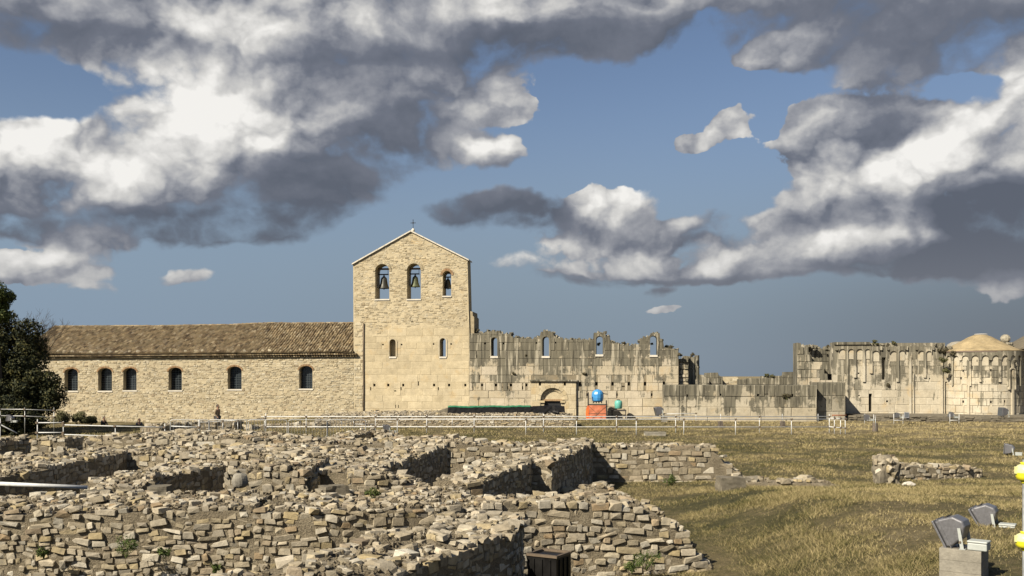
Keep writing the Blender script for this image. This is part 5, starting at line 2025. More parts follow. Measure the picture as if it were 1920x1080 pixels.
# teal tank on its frame
ty2 = -1.6
u0, z1 = fu(1147.5, 768.5, ty2)
u1, z0 = fu(1173, 782, ty2)
s_ = Site('tank_stand', 1160, ty2, 0, 'small black frame stand under the pale green tank', 'stand')
for x, y in ((u0, ty2), (u1, ty2), (u0, ty2 + .7), (u1, ty2 + .7)):
    m = MB()
    m.box(x - .035, x + .035, y - .035, y + .035, -.1, z1)
    s_.put(m, 'leg', DARK_FR)
m = MB()
m.box(u0 - .05, u1 + .05, ty2 - .05, ty2 + .75, z1 - .10, z1 - .0)
s_.put(m, 'stand_top', DARK_FR)
for x in (u0 + .1, u1 - .16):
    m = MB()
    m.box(x, x + .1, ty2 + .1, ty2 + .6, z1 + .002, z1 + .07)
    s_.put(m, 'bearer', WOODP)
cu, zt_ = fu(1159.5, 750.5, ty2 + .35)
s_ = Site('water_tank', 1159.5, ty2 + .35, z1 + .06, 'small pale green upright plastic tank on the black frame stand', 'water tank')
h_ = zt_ - z1 - .06
m = MB()
m.lathe([(0, 0), (.24, 0), (.29, .05), (.30, h_ * .5), (.29, h_ * .8), (.24, h_ * .93), (.12, h_ * .97), (.12, h_), (0, h_)], 18, Matrix.Translation((cu, ty2 + .35, z1 + .075)))
s_.put(m, 'tank_body', TEAL_PL, smooth=True)
m = MB()
m.lathe([(.125, h_ * .96), (.125, h_ + .05), (0, h_ + .06)], 12, Matrix.Translation((cu, ty2 + .35, z1 + .075)))
s_.put(m, 'lid', DARK_FR)

# tarpaulin
td = 64.0
root = empty('tarpaulin', pxd(950, td, .3), 0, 'long creased black tarpaulin with a green upper hem draped over the rubble bank', 'tarpaulin')
m, m2 = MB(), MB()
nn_ = 90
for i in range(nn_ + 1):
    f = i / nn_
    xpx = 840 + 218 * f
    p = pxd(xpx, td)
    ztop = zz(763 - 1.5 * f + 2.0 * (f > .75) * (f - .75) * 4 - 2.5 * sm((f - .68) / .2), td) + .05 * noise.noise((f * 9, 0, 0))
    zbot = zz(776 - 3.5 * sm((f - .55) / .4), td)
    for j in range(9):
        g_ = j / 8
        fold = .20 * noise.noise((f * 40 + g_ * 2.2, g_ * 1.5, 3)) + .05 * noise.noise((f * 90, g_ * 5, 9))
        m.v.append((p.x + .05 * fold, p.y - .75 * g_ + fold - (.2 if f > .9 else 0), ztop + (zbot - ztop) * g_ ** 1.1 + fold * .2))
    if f <= .72:
        for j in range(4):
            m2.v.append((p.x, p.y - .02 - .09 * j / 3 + .05 * noise.noise((f * 50, j, 0)), ztop + .07 - .11 * (j / 3) ** 2 + .03 * noise.noise((f * 30, 5, 0))))
for i in range(nn_):
    for j in range(8):
        a = i * 9 + j
        m.f.append((a, a + 1, a + 10, a + 9))
k = len(m2.v) // 4
for i in range(k - 1):
    for j in range(3):
        a = i * 4 + j
        m2.f.append((a, a + 1, a + 5, a + 4))
o = m.build('cover', TARP, root, True, origin=root.location)
o.location = (0, 0, 0)
so = o.modifiers.new('thickness', 'SOLIDIFY'); so.thickness = .02
o = m2.build('green_hem', TARP_G, root, True, origin=root.location)
o.location = (0, 0, 0)
so = o.modifiers.new('thickness', 'SOLIDIFY'); so.thickness = .02
m = MB()
b_ = td + .1
m.add([pxd(808, b_, zz(776, b_)), pxd(842, b_, zz(776, b_)), pxd(842, b_, zz(764, b_)), pxd(808, b_ + 1.2, zz(776, b_)), pxd(842, b_ + 1.2, zz(776, b_)), pxd(842, b_ + 1.2, zz(764, b_))],
      [(0, 1, 2), (3, 5, 4), (0, 3, 4, 1), (1, 4, 5, 2), (2, 5, 3, 0)])
tag(m.build('concrete_ramp', CONC_D, None, fixn=True), 'small grey concrete wedge left of the black tarpaulin', 'ramp', kind='thing')

# ------------------------------------------------------------------ floodlights
def floodlight(name, label, loc, w, rz, tilt, group='floodlights around the ruins', box=True):
    """w = width of the housing; the glass looks towards local -X and up"""
    root = empty(name, loc, rz, label, 'floodlight', group)
    S_ = w
    c, s = cos(tilt), sin(tilt)
    def R(x, z):
        return (x * c - z * s, x * s + z * c)
    # side outline of the housing, front rim at x<0
    prof = [(-.42, -.46), (-.26, -.50), (.16, -.38), (.44, -.06), (.46, .14), (.22, .42), (-.26, .50), (-.42, .46)]
    ctr = (0, .62)
    m = MB()
    d = .40
    pr = [(ctr[0] + R(x, z)[0], ctr[1] + R(x, z)[1]) for x, z in prof]
    vs = []
    for y, k in ((-d, .90), (-d * .88, 1.0), (d * .88, 1.0), (d, .90)):
        for (x, z) in pr:
            vs.append(((ctr[0] + (x - ctr[0]) * k) * S_, y * S_, (ctr[1] + (z - ctr[1]) * k) * S_))
    n = len(pr)
    fs = [tuple(range(n)), tuple(3 * n + i for i in range(n))[::-1]]
    for r_ in range(3):
        for i in range(n):
            j = (i + 1) % n
            fs.append((r_ * n + i, r_ * n + j, (r_ + 1) * n + j, (r_ + 1) * n + i))
    m.add(vs, fs)
    bevel(m.build('housing', GREY_AL, root, fixn=True), .012 * S_ / .5, 2)
    # front frame and glass
    def slabx(x0, x1, z0, z1, y0, y1, nm, mt):
        m = MB()
        q = [(ctr[0] + R(x, z)[0], ctr[1] + R(x, z)[1]) for x, z in ((x0, z0), (x1, z0), (x1, z1), (x0, z1))]
        vs = [(a * S_, y0 * S_, b_ * S_) for a, b_ in q] + [(a * S_, y1 * S_, b_ * S_) for a, b_ in q]
        m.add(vs, [(0, 1, 2, 3), (7, 6, 5, 4), (0, 4, 5, 1), (1, 5, 6, 2), (2, 6, 7, 3), (3, 7, 4, 0)])
        return m.build(nm, mt, root, fixn=True)
    bevel(slabx(-.50, -.425, -.52, .52, -.43, .43, 'front_frame', GREY_AL), .01 * S_ / .5, 2)
    slabx(-.515, -.502, -.44, .44, -.36, .36, 'glass', LAMP_FRONT)
    slabx(-.30, -.27, -.535, .535, -.425, .425, 'rib', GREY_AL)
    slabx(-.36, -.20, -.60, -.53, -.05, .05, 'latch', GREY_AL)
    slabx(-.10, .04, .47, .50, -.30, .30, 'cooling_fin', DARK_FR)
    # stirrup
    for sgn in (-1, 1):
        m = MB()
        a0 = [(.30, .02), (.42, .02), (.30, .72), (.20, .72)]
        vs = [(x * S_, (sgn * .46) * S_, z * S_) for x, z in a0] + [(x * S_, (sgn * .50) * S_, z * S_) for x, z in a0]
        m.add(vs, [(0, 1, 2, 3), (7, 6, 5, 4), (0, 4, 5, 1), (1, 5, 6, 2), (2, 6, 7, 3), (3, 7, 4, 0)])
        m.build('stirrup_arm', PALE_BOX, root, fixn=True)
        m = MB()
        m.tube([(.30 * S_, sgn * .49 * S_, .26 * S_), (.30 * S_, sgn * .54 * S_, .26 * S_)], .035 * S_, 10)
        m.build('bolt', CLAMP, root)
    m = MB()
    m.box(.26 * S_, .46 * S_, -.50 * S_, .50 * S_, .0, .025 * S_)
    m.build('stirrup_foot', PALE_BOX, root)
    if box:
        m = MB()
        m.box(.50 * S_, 1.12 * S_, -.42 * S_, .10 * S_, .005 * S_, .25 * S_)
        bevel(m.build('gear_box', PALE_BOX, root), .012, 2)
        m = MB()
        m.box(.485 * S_, 1.135 * S_, -.435 * S_, .115 * S_, .253 * S_, .33 * S_)
        bevel(m.build('gear_box_lid', PALE_BOX, root), .012, 2)
    m = MB()
    m.tube([(-.05 * S_, 0, .10 * S_), (-.14 * S_, -.1 * S_, .0), (0, -.25 * S_, -.01), (.45 * S_, -.3 * S_, .02)], .012, 5)
    m.build('cable', DARK_FR, root, True)
    return root


# concrete block and the near floodlight on it
db = 11.6
pb = pxd(1822, db)
zt_ = zz(1031, db)
rzb = radians(-36)
broot = empty('concrete_plinth', (pb.x, pb.y + .2, ground_z(pb.x, pb.y) - .05), rzb, 'board marked concrete block with a shaded right side, carrying the nearest floodlight', 'concrete block')
zg = broot.location.z
hh = zt_ - zg
lift = 0
nl = 4
for i in range(nl):
    a, b_ = zt_ - zg - .14 * (i + 1), zt_ - zg - .14 * i - .0015
    if i == nl - 1:
        a = -.1
    e = .0012 * (i % 2)
    m = MB()
    m.box(-.235 + e, .235 - e, -.235 + e, .235 - e, a, b_)
    bevel(m.build('board_marked_layer', CONC, broot), .003, 1)
floodlight('floodlight', 'largest grey floodlight tilted back on the concrete block, pale gear box behind it', (pb.x - .10, pb.y + .22, zt_ + .0), .355, radians(-40), radians(27))
# second floodlight on the bank
d2 = 15.2
p2 = pxd(1853, d2)
z2_ = zz(992, d2)
m = MB()
m.box(-.50, .50, -.32, .35, -.5, 0)
o = m.build('concrete_pad', CONC_D, None)
o.location = (p2.x + .2, p2.y + .05, z2_ - .002)
tag(o, 'low weathered concrete pad half buried in the bank under the second floodlight', 'concrete block', kind='thing')
floodlight('floodlight', 'grey floodlight tilted back on the low pad in the grass bank, white box beside it', (p2.x - .02, p2.y, z2_), .37, radians(-34), radians(30))
# third, far right
d3 = 40.0
p3 = pxd(1893, d3)
floodlight('floodlight', 'small floodlight alone in the grass beyond the bank near the right edge', (p3.x, p3.y, ground_z(p3.x, p3.y)), .42, radians(-30), radians(-4))
# small ones close to the buildings
for px_, py_, d, w, rz, tl, lab in ((1626, 789, 62, .36, 0, 0, 'small floodlight in the grass right of the low wall shadow'),
                              (1683, 784, 67, .34, 0, 0, 'small white floodlight under the blind arcade, the left one of two'),
                              (1700, 786, 66, .38, 1.2, -.3, 'small white floodlight under the blind arcade, the right one of two'),
                              (1784, 784, 67, .36, 0, -.3, 'small white floodlight below the round apse'),
                              (1882, 782, 64, .55, .2, -.1, 'dark floodlight on the ledge at the right foot of the apse'),
                              (1236, 780, 69, .62, .1, .25, 'dark tilted floodlight at the left end of the low stained wall'),
                              (726, 812, 52, .42, .2, .1, 'grey floodlight standing in the grass behind the curved rubble rim'),
                              (20, 792, 54, .36, .0, -.2, 'small pale floodlight in the dry grass before the dark trees')):
    p = pxd(px_, d)
    floodlight('floodlight', lab, (p.x, p.y, zz(py_, d)), w, rz, tl, box=(px_ not in (1236, 1882)))
m = MB()
p = pxd(1243, 69)
m.box(p.x - .1, p.x + .3, p.y - .2, p.y + .3, -.2, zz(780, 69) - .002)
tag(m.build('concrete_footing', CONC, None), 'pale concrete footing under the dark floodlight by the low wall', 'concrete block', kind='thing')

# ------------------------------------------------------------------ near pole with yellow bulbs at the right edge
dp = 8.0
pp = pxd(1922.5, dp)
zg = ground_z(pp.x, pp.y)
root = empty('marker_pole', (pp.x, pp.y, zg), 0, 'pale grey pole with two round yellow plastic drums, tops painted lit, at the right edge', 'pole')
m = MB()
m.tube([(0, 0, -.1), (0, 0, zz(862, dp) - zg)], .023, 12)
m.build('pole', GALV, root, True)
for y0, y1 in ((866, 906), (996, 1032)):
    za, zb2 = zz(y1, dp) - zg, zz(y0, dp) - zg
    h = zb2 - za
    m = MB()
    m.lathe([(.028, za + h * .10), (.05, za + h * .13), (.068, za + h * .2), (.075, za + h * .32), (.077, za + h * .5)], 20)
    m.build('drum_shaded_half', YELLOW, root, True)
    m = MB()
    m.lathe([(.0772, za + h * .5), (.0762, za + h * .66), (.068, za + h * .78), (.05, za + h * .86), (.035, za + h * .88)], 20)
    m.build('drum', YELLOW_LIT, root, True)  # upper half painted as the lit part of the same plastic
    m = MB()
    m.lathe([(.03, za + h * .88), (.038, za + h * .9), (.038, za + h * .97), (.03, za + h)], 14)
    m.lathe([(.03, za), (.036, za + .01), (.036, za + h * .08), (.03, za + h * .1)], 14)
    m.build('collar', YELLOW, root, True)
    m = MB()
    m.box(-.086, -.074, -.012, .012, za + h * .45, za + h * .78)
    m.build('handle', YELLOW_LIT, root)

# dark box beside the near wall end
dbx = 12.4
p = pxd(1030, dbx)
zt_ = zz(1041, dbx)
zg = ground_z(p.x, p.y)
root = empty('steel_box', (p.x + .01, p.y + .22, zg), radians(-30), 'rusted steel box, coloured dark as if shaded, at the end of the nearest wall', 'box')
m = MB()
m.box(-.21, .21, -.21, .21, -.05, zt_ - zg - .03)
m.build('box_body', CISTERN, root)
m = MB()
for a in (-.12, .0, .12):
    m.box(a - .012, a + .012, -.225, -.21, .0, zt_ - zg - .06)
    m.box(.21, .225, a - .012, a + .012, .0, zt_ - zg - .06)
m.build('stiffener', CISTERN, root)
for x0, x1, y0, y1 in ((-.225, .225, -.225, -.17), (-.225, .225, .19, .225), (-.225, -.19, -.19, .17), (.19, .225, -.19, .17)):
    m = MB()
    m.box(x0, x1, y0, y1, zt_ - zg - .03, zt_ - zg)
    m.build('rim', CLAMP, root)

# white pole lying across the left recess
pa, pb_ = pxd(2, 16.6, zz(907, 16.6)), pxd(164, 16.9, zz(914, 16.9))
m = MB()
m.tube([pa + (pa - pb_) * .02, pb_], .034, 12)
o = m.build('white_pole', WHITE_PAINT, None, True)
tag(o, 'thick white pole lying level across the dark recess at the left edge', 'pole', kind='thing')

# old timber stump with a wire post in the grass on the right
p = pxd(1641, 57)
root = empty('timber_stump', (p.x, p.y, ground_z(p.x, p.y)), 0, 'short dark timber stump with a thin grey stake, right of the railing end', 'post')
m = MB()
m.lathe([(.17, -.1), (.16, .3), (.15, .48), (0, .5)], 9)
m.build('stump', WOODP, root)
m = MB()
m.tube([(-.02, -.16, -.1), (-.06, -.16, .95)], .02, 6)
m.build('stake', GALV, root, True)
for i, (px_, d, lab) in enumerate(((1351, 63, 'small dark block in the grass behind the railing below the low wall middle'), (1467, 63, 'dark upright stub in the grass behind the railing near the low wall end'))):
    p = pxd(px_, d)
    stone_thing('dark_stub', lab, (p.x, p.y, ground_z(p.x, p.y) - .05), (.25, .25, .40), .2, 60 + i, 'stub', WOODP, .12)

# ------------------------------------------------------------------ people
SKIN = plain('skin', (.45, .27, .18), .5, 0, 30, .05)
HAIR = plain('dark_hair', (.03, .022, .018), .6)
CL_TAN = plain('tan_clothes', (.34, .26, .16), .85, 0, 8, .3)
CL_BLK = plain('black_clothes', (.02, .02, .024), .8)
CL_NVY = plain('dark_blue_clothes', (.025, .03, .055), .8)
CL_JEAN = plain('grey_trousers', (.12, .12, .13), .85)


def skin_body(name, joints, bones, parent, mt, sub=2):
    me = bpy.data.meshes.new(name)
    keys = list(joints)
    me.from_pydata([joints[k][0] for k in keys], [(keys.index(a), keys.index(b_)) for a, b_ in bones], [])
    o = link(name, me, parent, None, None, mt)
    md = o.modifiers.new('skin', 'SKIN')
    sv = me.skin_vertices[0].data
    for i, k in enumerate(keys):
        sv[i].radius = joints[k][1] if isinstance(joints[k][1], tuple) else (joints[k][1],) * 2
    sv[0].use_root = True
    md.use_smooth_shade = True
    sb = o.modifiers.new('smooth', 'SUBSURF')
    sb.levels = sb.render_levels = sub
    return o


def person(loc, rz, label, cloth, trousers, seated=False):
    root = empty('person', loc, rz, label, 'person', 'people by the church')
    if seated:
        J = {'pelvis': ((0, 0, .50), (.16, .13)), 'waist': ((0, .05, .66), (.14, .11)), 'chest': ((0, .02, .90), (.17, .12)), 'neck': ((0, -.03, 1.10), .055), 'skull': ((0, -.07, 1.20), .075),
             'shl': ((-.18, .0, 1.02), .065), 'ell': ((-.24, -.12, .78), .05), 'wrl': ((-.12, -.34, .66), .035), 'hal': ((-.06, -.42, .64), .035),
             'shr': ((.18, .0, 1.02), .065), 'elr': ((.24, -.12, .78), .05), 'wrr': ((.12, -.34, .66), .035), 'har': ((.06, -.42, .64), .035),
             'hil': ((-.09, -.04, .50), .09), 'knl': ((-.14, -.45, .55), .065), 'anl': ((-.14, -.45, .08), .045), 'tol': ((-.14, -.62, .04), .04),
             'hir': ((.09, -.04, .50), .09), 'knr': ((.14, -.45, .55), .065), 'anr': ((.14, -.50, .08), .045), 'tor': ((.14, -.66, .04), .04)}
    else:
        J = {'pelvis': ((0, 0, .93), (.14, .11)), 'waist': ((0, 0, 1.08), (.13, .10)), 'chest': ((0, .0, 1.32), (.17, .115)), 'neck': ((0, -.0, 1.48), .055), 'skull': ((0, -.02, 1.60), .078),
             'shl': ((-.19, .0, 1.41), .06), 'ell': ((-.24, .04, 1.14), .048), 'wrl': ((-.20, -.14, .94), .035), 'hal': ((-.19, -.20, .88), .035),
             'shr': ((.19, .0, 1.41), .06), 'elr': ((.24, .08, 1.14), .048), 'wrr': ((.24, -.02, .90), .035), 'har': ((.23, -.05, .82), .035),
             'hil': ((-.09, 0, .90), .085), 'knl': ((-.10, -.12, .50), .06), 'anl': ((-.10, -.02, .08), .042), 'tol': ((-.10, -.17, .04), .04),
             'hir': ((.09, 0, .90), .085), 'knr': ((.10, .02, .50), .06), 'anr': ((.10, .22, .12), .042), 'tor': ((.10, .10, .04), .04)}
    Bn = [('pelvis', 'waist'), ('waist', 'chest'), ('chest', 'neck'), ('neck', 'skull'), ('chest', 'shl'), ('shl', 'ell'), ('ell', 'wrl'), ('wrl', 'hal'), ('chest', 'shr'), ('shr', 'elr'), ('elr', 'wrr'), ('wrr', 'har'),
          ('pelvis', 'hil'), ('hil', 'knl'), ('knl', 'anl'), ('anl', 'tol'), ('pelvis', 'hir'), ('hir', 'knr'), ('knr', 'anr'), ('anr', 'tor')]
    skin_body('body', J, Bn, root, SKIN)
    def grow(keys, k):
        return {q: (J[q][0], tuple(r * k for r in J[q][1]) if isinstance(J[q][1], tuple) else J[q][1] * k) for q in keys}
    kt = ['waist', 'pelvis', 'chest', 'shl', 'ell', 'wrl', 'shr', 'elr', 'wrr']
    Jt = grow(kt, 1.22)
    skin_body('jacket', Jt, [b_ for b_ in Bn if b_[0] in kt and b_[1] in kt], root, cloth)
    kl = ['pelvis', 'hil', 'knl', 'anl', 'hir', 'knr', 'anr']
    skin_body('trousers', grow(kl, 1.18), [b_ for b_ in Bn if b_[0] in kl and b_[1] in kl], root, trousers)
    hx, hy, hz = J['skull'][0]
    m = MB()
    m.lathe([(0, -.16), (.045, -.15), (.07, -.10), (.082, -.03), (.085, .03), (.072, .08), (.04, .115), (0, .12)], 14, Matrix.Translation((hx, hy, hz + .04)) @ Matrix.Diagonal((.92, 1.12, 1, 1)))
    m.lathe([(0, -.02), (.012, -.008), (.012, .008), (0, .03)], 6, Matrix.Translation((hx, hy - .10, hz + .01)))
    m.build('head', SKIN, root, True)
    m = MB()
    m.lathe([(.095, -.03), (.098, .03), (.084, .09), (.05, .13), (0, .14)], 14, Matrix.Translation((hx, hy + .022, hz + .04)) @ Matrix.Diagonal((.95, 1.05, 1, 1)))
    m.build('hair', HAIR, root, True)
    for sgn in (-1, 1):
        m = MB()
        m.lathe([(0, -.008), (.009, 0), (0, .008)], 6, Matrix.Translation((hx + sgn * .03, hy - .088, hz + .045)))
        m.build('eye', HAIR, root)
    return root


p = pxd(408, 64)
person((p.x, p.y, zz(808, 64)), radians(70), 'person in tan clothes with dark hair walking behind the dark rubble wall', CL_TAN, CL_JEAN)
d_ = 75.0
p = pxd(194, d_)
person((p.x, p.y, zz(814, d_)), radians(60), 'person in a black jacket sitting low at the church wall, the left one of two', CL_BLK, CL_BLK, True)
p = pxd(261, d_)
person((p.x, p.y, zz(817.5, d_)), radians(30), 'person in dark blue sitting low at the church wall, the right one of two', CL_NVY, CL_BLK, True)

# ------------------------------------------------------------------ plants
def leaf_cloud(name, parent, mt, clumps, n, size, rng_=random, flat=.5, loc=(0, 0, 0)):
    """many small leaf faces gathered in clumps; clumps = [(centre, (rx, ry, rz))]"""
    vol = np.array([c[1][0] * c[1][1] * c[1][2] for c in clumps]) ** (2 / 3)
    cnt = np.maximum(1, (n * vol / vol.sum()).astype(int))
    V_, F_ = [], []
    N = 0
    for (c, r_), k in zip(clumps, cnt):
        d = np.random.normal(size=(k, 3))
        d /= np.linalg.norm(d, axis=1)[:, None]
        rad = np.random.uniform(.35, 1.08, size=(k, 1)) ** .45
        P_ = np.array(c) + d * rad * np.array(r_)
        a = np.random.normal(size=(k, 3)); a /= np.linalg.norm(a, axis=1)[:, None]
        b_ = np.cross(a, d + .001); b_ /= np.linalg.norm(b_, axis=1)[:, None] + 1e-9
        sz = size * np.random.uniform(.5, 1.3, size=(k, 1))
        q = np.stack([P_ - a * sz, P_ + b_ * sz * flat, P_ + a * sz, P_ - b_ * sz * flat], 1)
        V_.append(q.reshape(-1, 3))
    V_ = np.concatenate(V_)
    me = bpy.data.meshes.new(name)
    nf = len(V_) // 4
    me.vertices.add(len(V_)); me.vertices.foreach_set('co', V_.ravel())
    me.loops.add(nf * 4); me.loops.foreach_set('vertex_index', np.arange(nf * 4, dtype=np.int32))
    me.polygons.add(nf); me.polygons.foreach_set('loop_start', np.arange(nf, dtype=np.int32) * 4)
    me.update(calc_edges=True)
    o = link(name, me, parent, None, None, mt)
    o.location = loc
    return o


def clumpset(c, r_, n, k, rr):
    out = []
    for i in range(n):
        d = Vector((rr.gauss(0, 1), rr.gauss(0, 1), rr.gauss(0, 1))).normalized()
        q = rr.uniform(.3, .95)
        ss = rr.uniform(.6, 1.25) * k
        out.append(((c[0] + d.x * r_[0] * q, c[1] + d.y * r_[1] * q, c[2] + d.z * r_[2] * q), (ss, ss, ss * .75)))
    return out


def tree(name, label, loc, h, crown, nclump, csize, nleaf, lsize, mt, trunk_r=.25, seed=1, cat='tree', group=None):
    rr = random.Random(seed)
    root = empty(name, loc, 0, label, cat, group)
    c, r_ = crown
    cl = clumpset(c, r_, nclump, csize, rr)
    m = MB()
    m.tube([(0, 0, -.3), (.05, .02, c[2] * .4), (c[0] * .6, c[1] * .6, c[2]), (c[0], c[1], c[2] + r_[2] * .4)], [trunk_r, trunk_r * .8, trunk_r * .5, trunk_r * .2], 8)
    m.build('trunk', BARK, root, True)
    m = MB()
    for i in range(0, len(cl), 2):
        e = Vector(cl[i][0])
        s0 = Vector((c[0] * .5, c[1] * .5, max(.6, min(c[2], e.z - .5) * .8)))
        mid_ = s0.lerp(e, .5) + Vector((0, 0, .2))
        m.tube([s0, mid_, e], [trunk_r * .35, trunk_r * .2, trunk_r * .05], 5)
    m.build('limbs', BARK, root, True)
    leaf_cloud('crown', root, mt, cl, nleaf, lsize)
    return root


p = pxd(4, 66)
zl_ = ground_z(p.x, p.y)
tree('broadleaf_tree', 'large dense dark green tree at the left edge covering the end of the nave', (p.x, p.y, zl_), 9,
     ((-.2, 0, 4.2), (3.5, 3.0, 4.1)), 95, 1.0, 48000, .12, LEAF_DK, .32, 3)
p = pxd(40, 63)
tree('broadleaf_tree', 'smaller dark leafy tree with sunlit twig ends in front of the nave corner', (p.x, p.y, ground_z(p.x, p.y)), 6,
     ((.3, 0, 2.5), (2.3, 1.8, 2.1)), 40, .7, 18000, .10, LEAF_DK, .2, 5)
p = pxd(5, 60)
tree('broadleaf_tree', 'dark undergrowth like tree at the left edge behind the grey railing', (p.x, p.y, ground_z(p.x, p.y)), 4,
     ((-.2, 0, .9), (3.0, 1.6, 1.3)), 44, .8, 18000, .10, LEAF_DK, .18, 8)
p = pxd(-4, 62)
tree('pine_tree', 'tall pine at the left edge, only its rounded sunlit branch ends in view', (p.x, p.y, ground_z(p.x, p.y)), 11,
     ((-.4, 0, 8.2), (1.7, 1.6, 2.3)), 26, .62, 12000, .085, LEAF_PN, .3, 12)
# bare tree
rr = random.Random(4)
p = pxd(45, 68)
root = empty('bare_tree', (p.x, p.y, ground_z(p.x, p.y)), 0, 'leafless tree with fine grey twigs rising above the dark tree and nave roof end', 'tree')
m, m2 = MB(), MB()


def branch(mb, p0, d, L, r_, depth):
    pts = [p0]
    q = p0
    dd = d.copy()
    for i in range(3):
        dd = (dd + Vector((rr.gauss(0, .13), rr.gauss(0, .13), rr.gauss(0, .05) + .04))).normalized()
        q = q + dd * L / 3
        pts.append(q)
    mb.tube(pts, [r_, r_ * .85, r_ * .7, r_ * .5], 5 if depth > 1 else 4, cap=False)
    if depth > 0:
        for i in range(3 if depth > 1 else 4):
            nd = (dd + Vector((rr.gauss(0, .55), rr.gauss(0, .4), rr.gauss(0, .3)))).normalized()
            branch(mb, pts[rr.choice((1, 2, 3, 3))], nd, L * rr.uniform(.6, .8), r_ * .55, depth - 1)


m.tube([(0, 0, -.2), (0, 0, 2), (.1, 0, 4.0)], [.22, .17, .13], 7)
m.build('trunk', BARK, root, True)
for k in range(7):
    branch(m2, Vector((.1, 0, 3.4 + k * .1)), Vector((-.5 + k * .26, rr.gauss(0, .3), 1.25 - .05 * k)).normalized(), 1.9, .075, 4)
m2.build('branches', BARK, root, True)
# shrubs at the foot of the nave
for i, (px_, d, r_, lab) in enumerate(((118, 72, 1.0, 'grey green bush at the foot of the nave wall next to the dark tree'),
                                  (146, 73, .9, 'grey green bush at the nave wall, the middle one of three'),
                                  (170, 74, .75, 'grey green bush at the nave wall, nearest of three to the sitting person'))):
    p = pxd(px_, d)
    rr2 = random.Random(70 + i)
    root = empty('shrub', (p.x, p.y, zz(795, d)), 0, lab, 'shrub', 'shrubs at the nave wall')
    m = MB()
    for k in range(5):
        m.tube([(0, 0, -.2), (rr2.uniform(-.5, .5) * r_, rr2.uniform(-.3, .3), .7 * r_)], .02, 4)
    m.build('stems', BARK, root)
    leaf_cloud('foliage', root, LEAF_SH, clumpset((0, 0, .45 * r_), (.8 * r_, .5, .4 * r_), 9, .34 * r_, rr2), 2600, .06)


def weed(loc, r_, label, n=500, mt=LEAF_WE, leaf=.03, cat='weed', dry=False, group='weeds growing on the ruins'):
    rr2 = random.Random(int(loc[0] * 100 + loc[2] * 37) % 9999)
    root = empty('weed', loc, 0, label, cat, group)
    m = MB()
    for k in range(7):
        a = rr2.uniform(0, 6.28)
        t_ = Vector((cos(a) * r_ * .8, sin(a) * r_ * .6, r_ * rr2.uniform(.5, 1.3)))
        m.tube([(0, 0, -.03), t_ * .5 + Vector((0, 0, .02)), t_], [.006, .005, .003], 4)
    m.build('stems', LEAF_WE, root)
    leaf_cloud('leaves', root, mt, clumpset((0, 0, r_ * .55), (r_ * .8, r_ * .5, r_ * .55), 9, r_ * .32, rr2), n, leaf, flat=.35)
    return root


WD = [(236, 1030, 13.95, .24, 'largest dark green weed hanging on the front wall face at the bottom left'),
      (308, 1037, 13.95, .13, 'small round green weed on the front wall face right of the largest weed'),
      (82, 1037, 13.95, .14, 'low green weed between stones near the bottom left corner'),
      (404, 1066, 14.0, .11, 'small green weed low on the front wall in the bottom left part'),
      (700, 927, 16.0, .16, 'yellow flowering green weed on the rubble top left of the centre'),
      (1212, 1052, 15.5, .30, 'tall green weed growing up the ragged wall near the bottom centre'),
      (1185, 1062, 15.4, .2, 'bushy weed at the foot of the ragged wall left of the tall weed'),
      (1258, 905, 28.5, .28, 'green weed at the foot of the rear wall right stretch'),
      (1166, 935, 22.5, .22, 'leafy weed beside the mound of pale rubble stones'),
      (106, 960, 14.7, .08, 'tiny green plant among the stones left of the white pole end')]
for x, y, d, r_, lab in WD:
    p = pxd(x, d)
    weed((p.x, p.y, zz(y, d) - r_ * .4), r_, lab, n=420, leaf=.022 if d < 17 else .035)
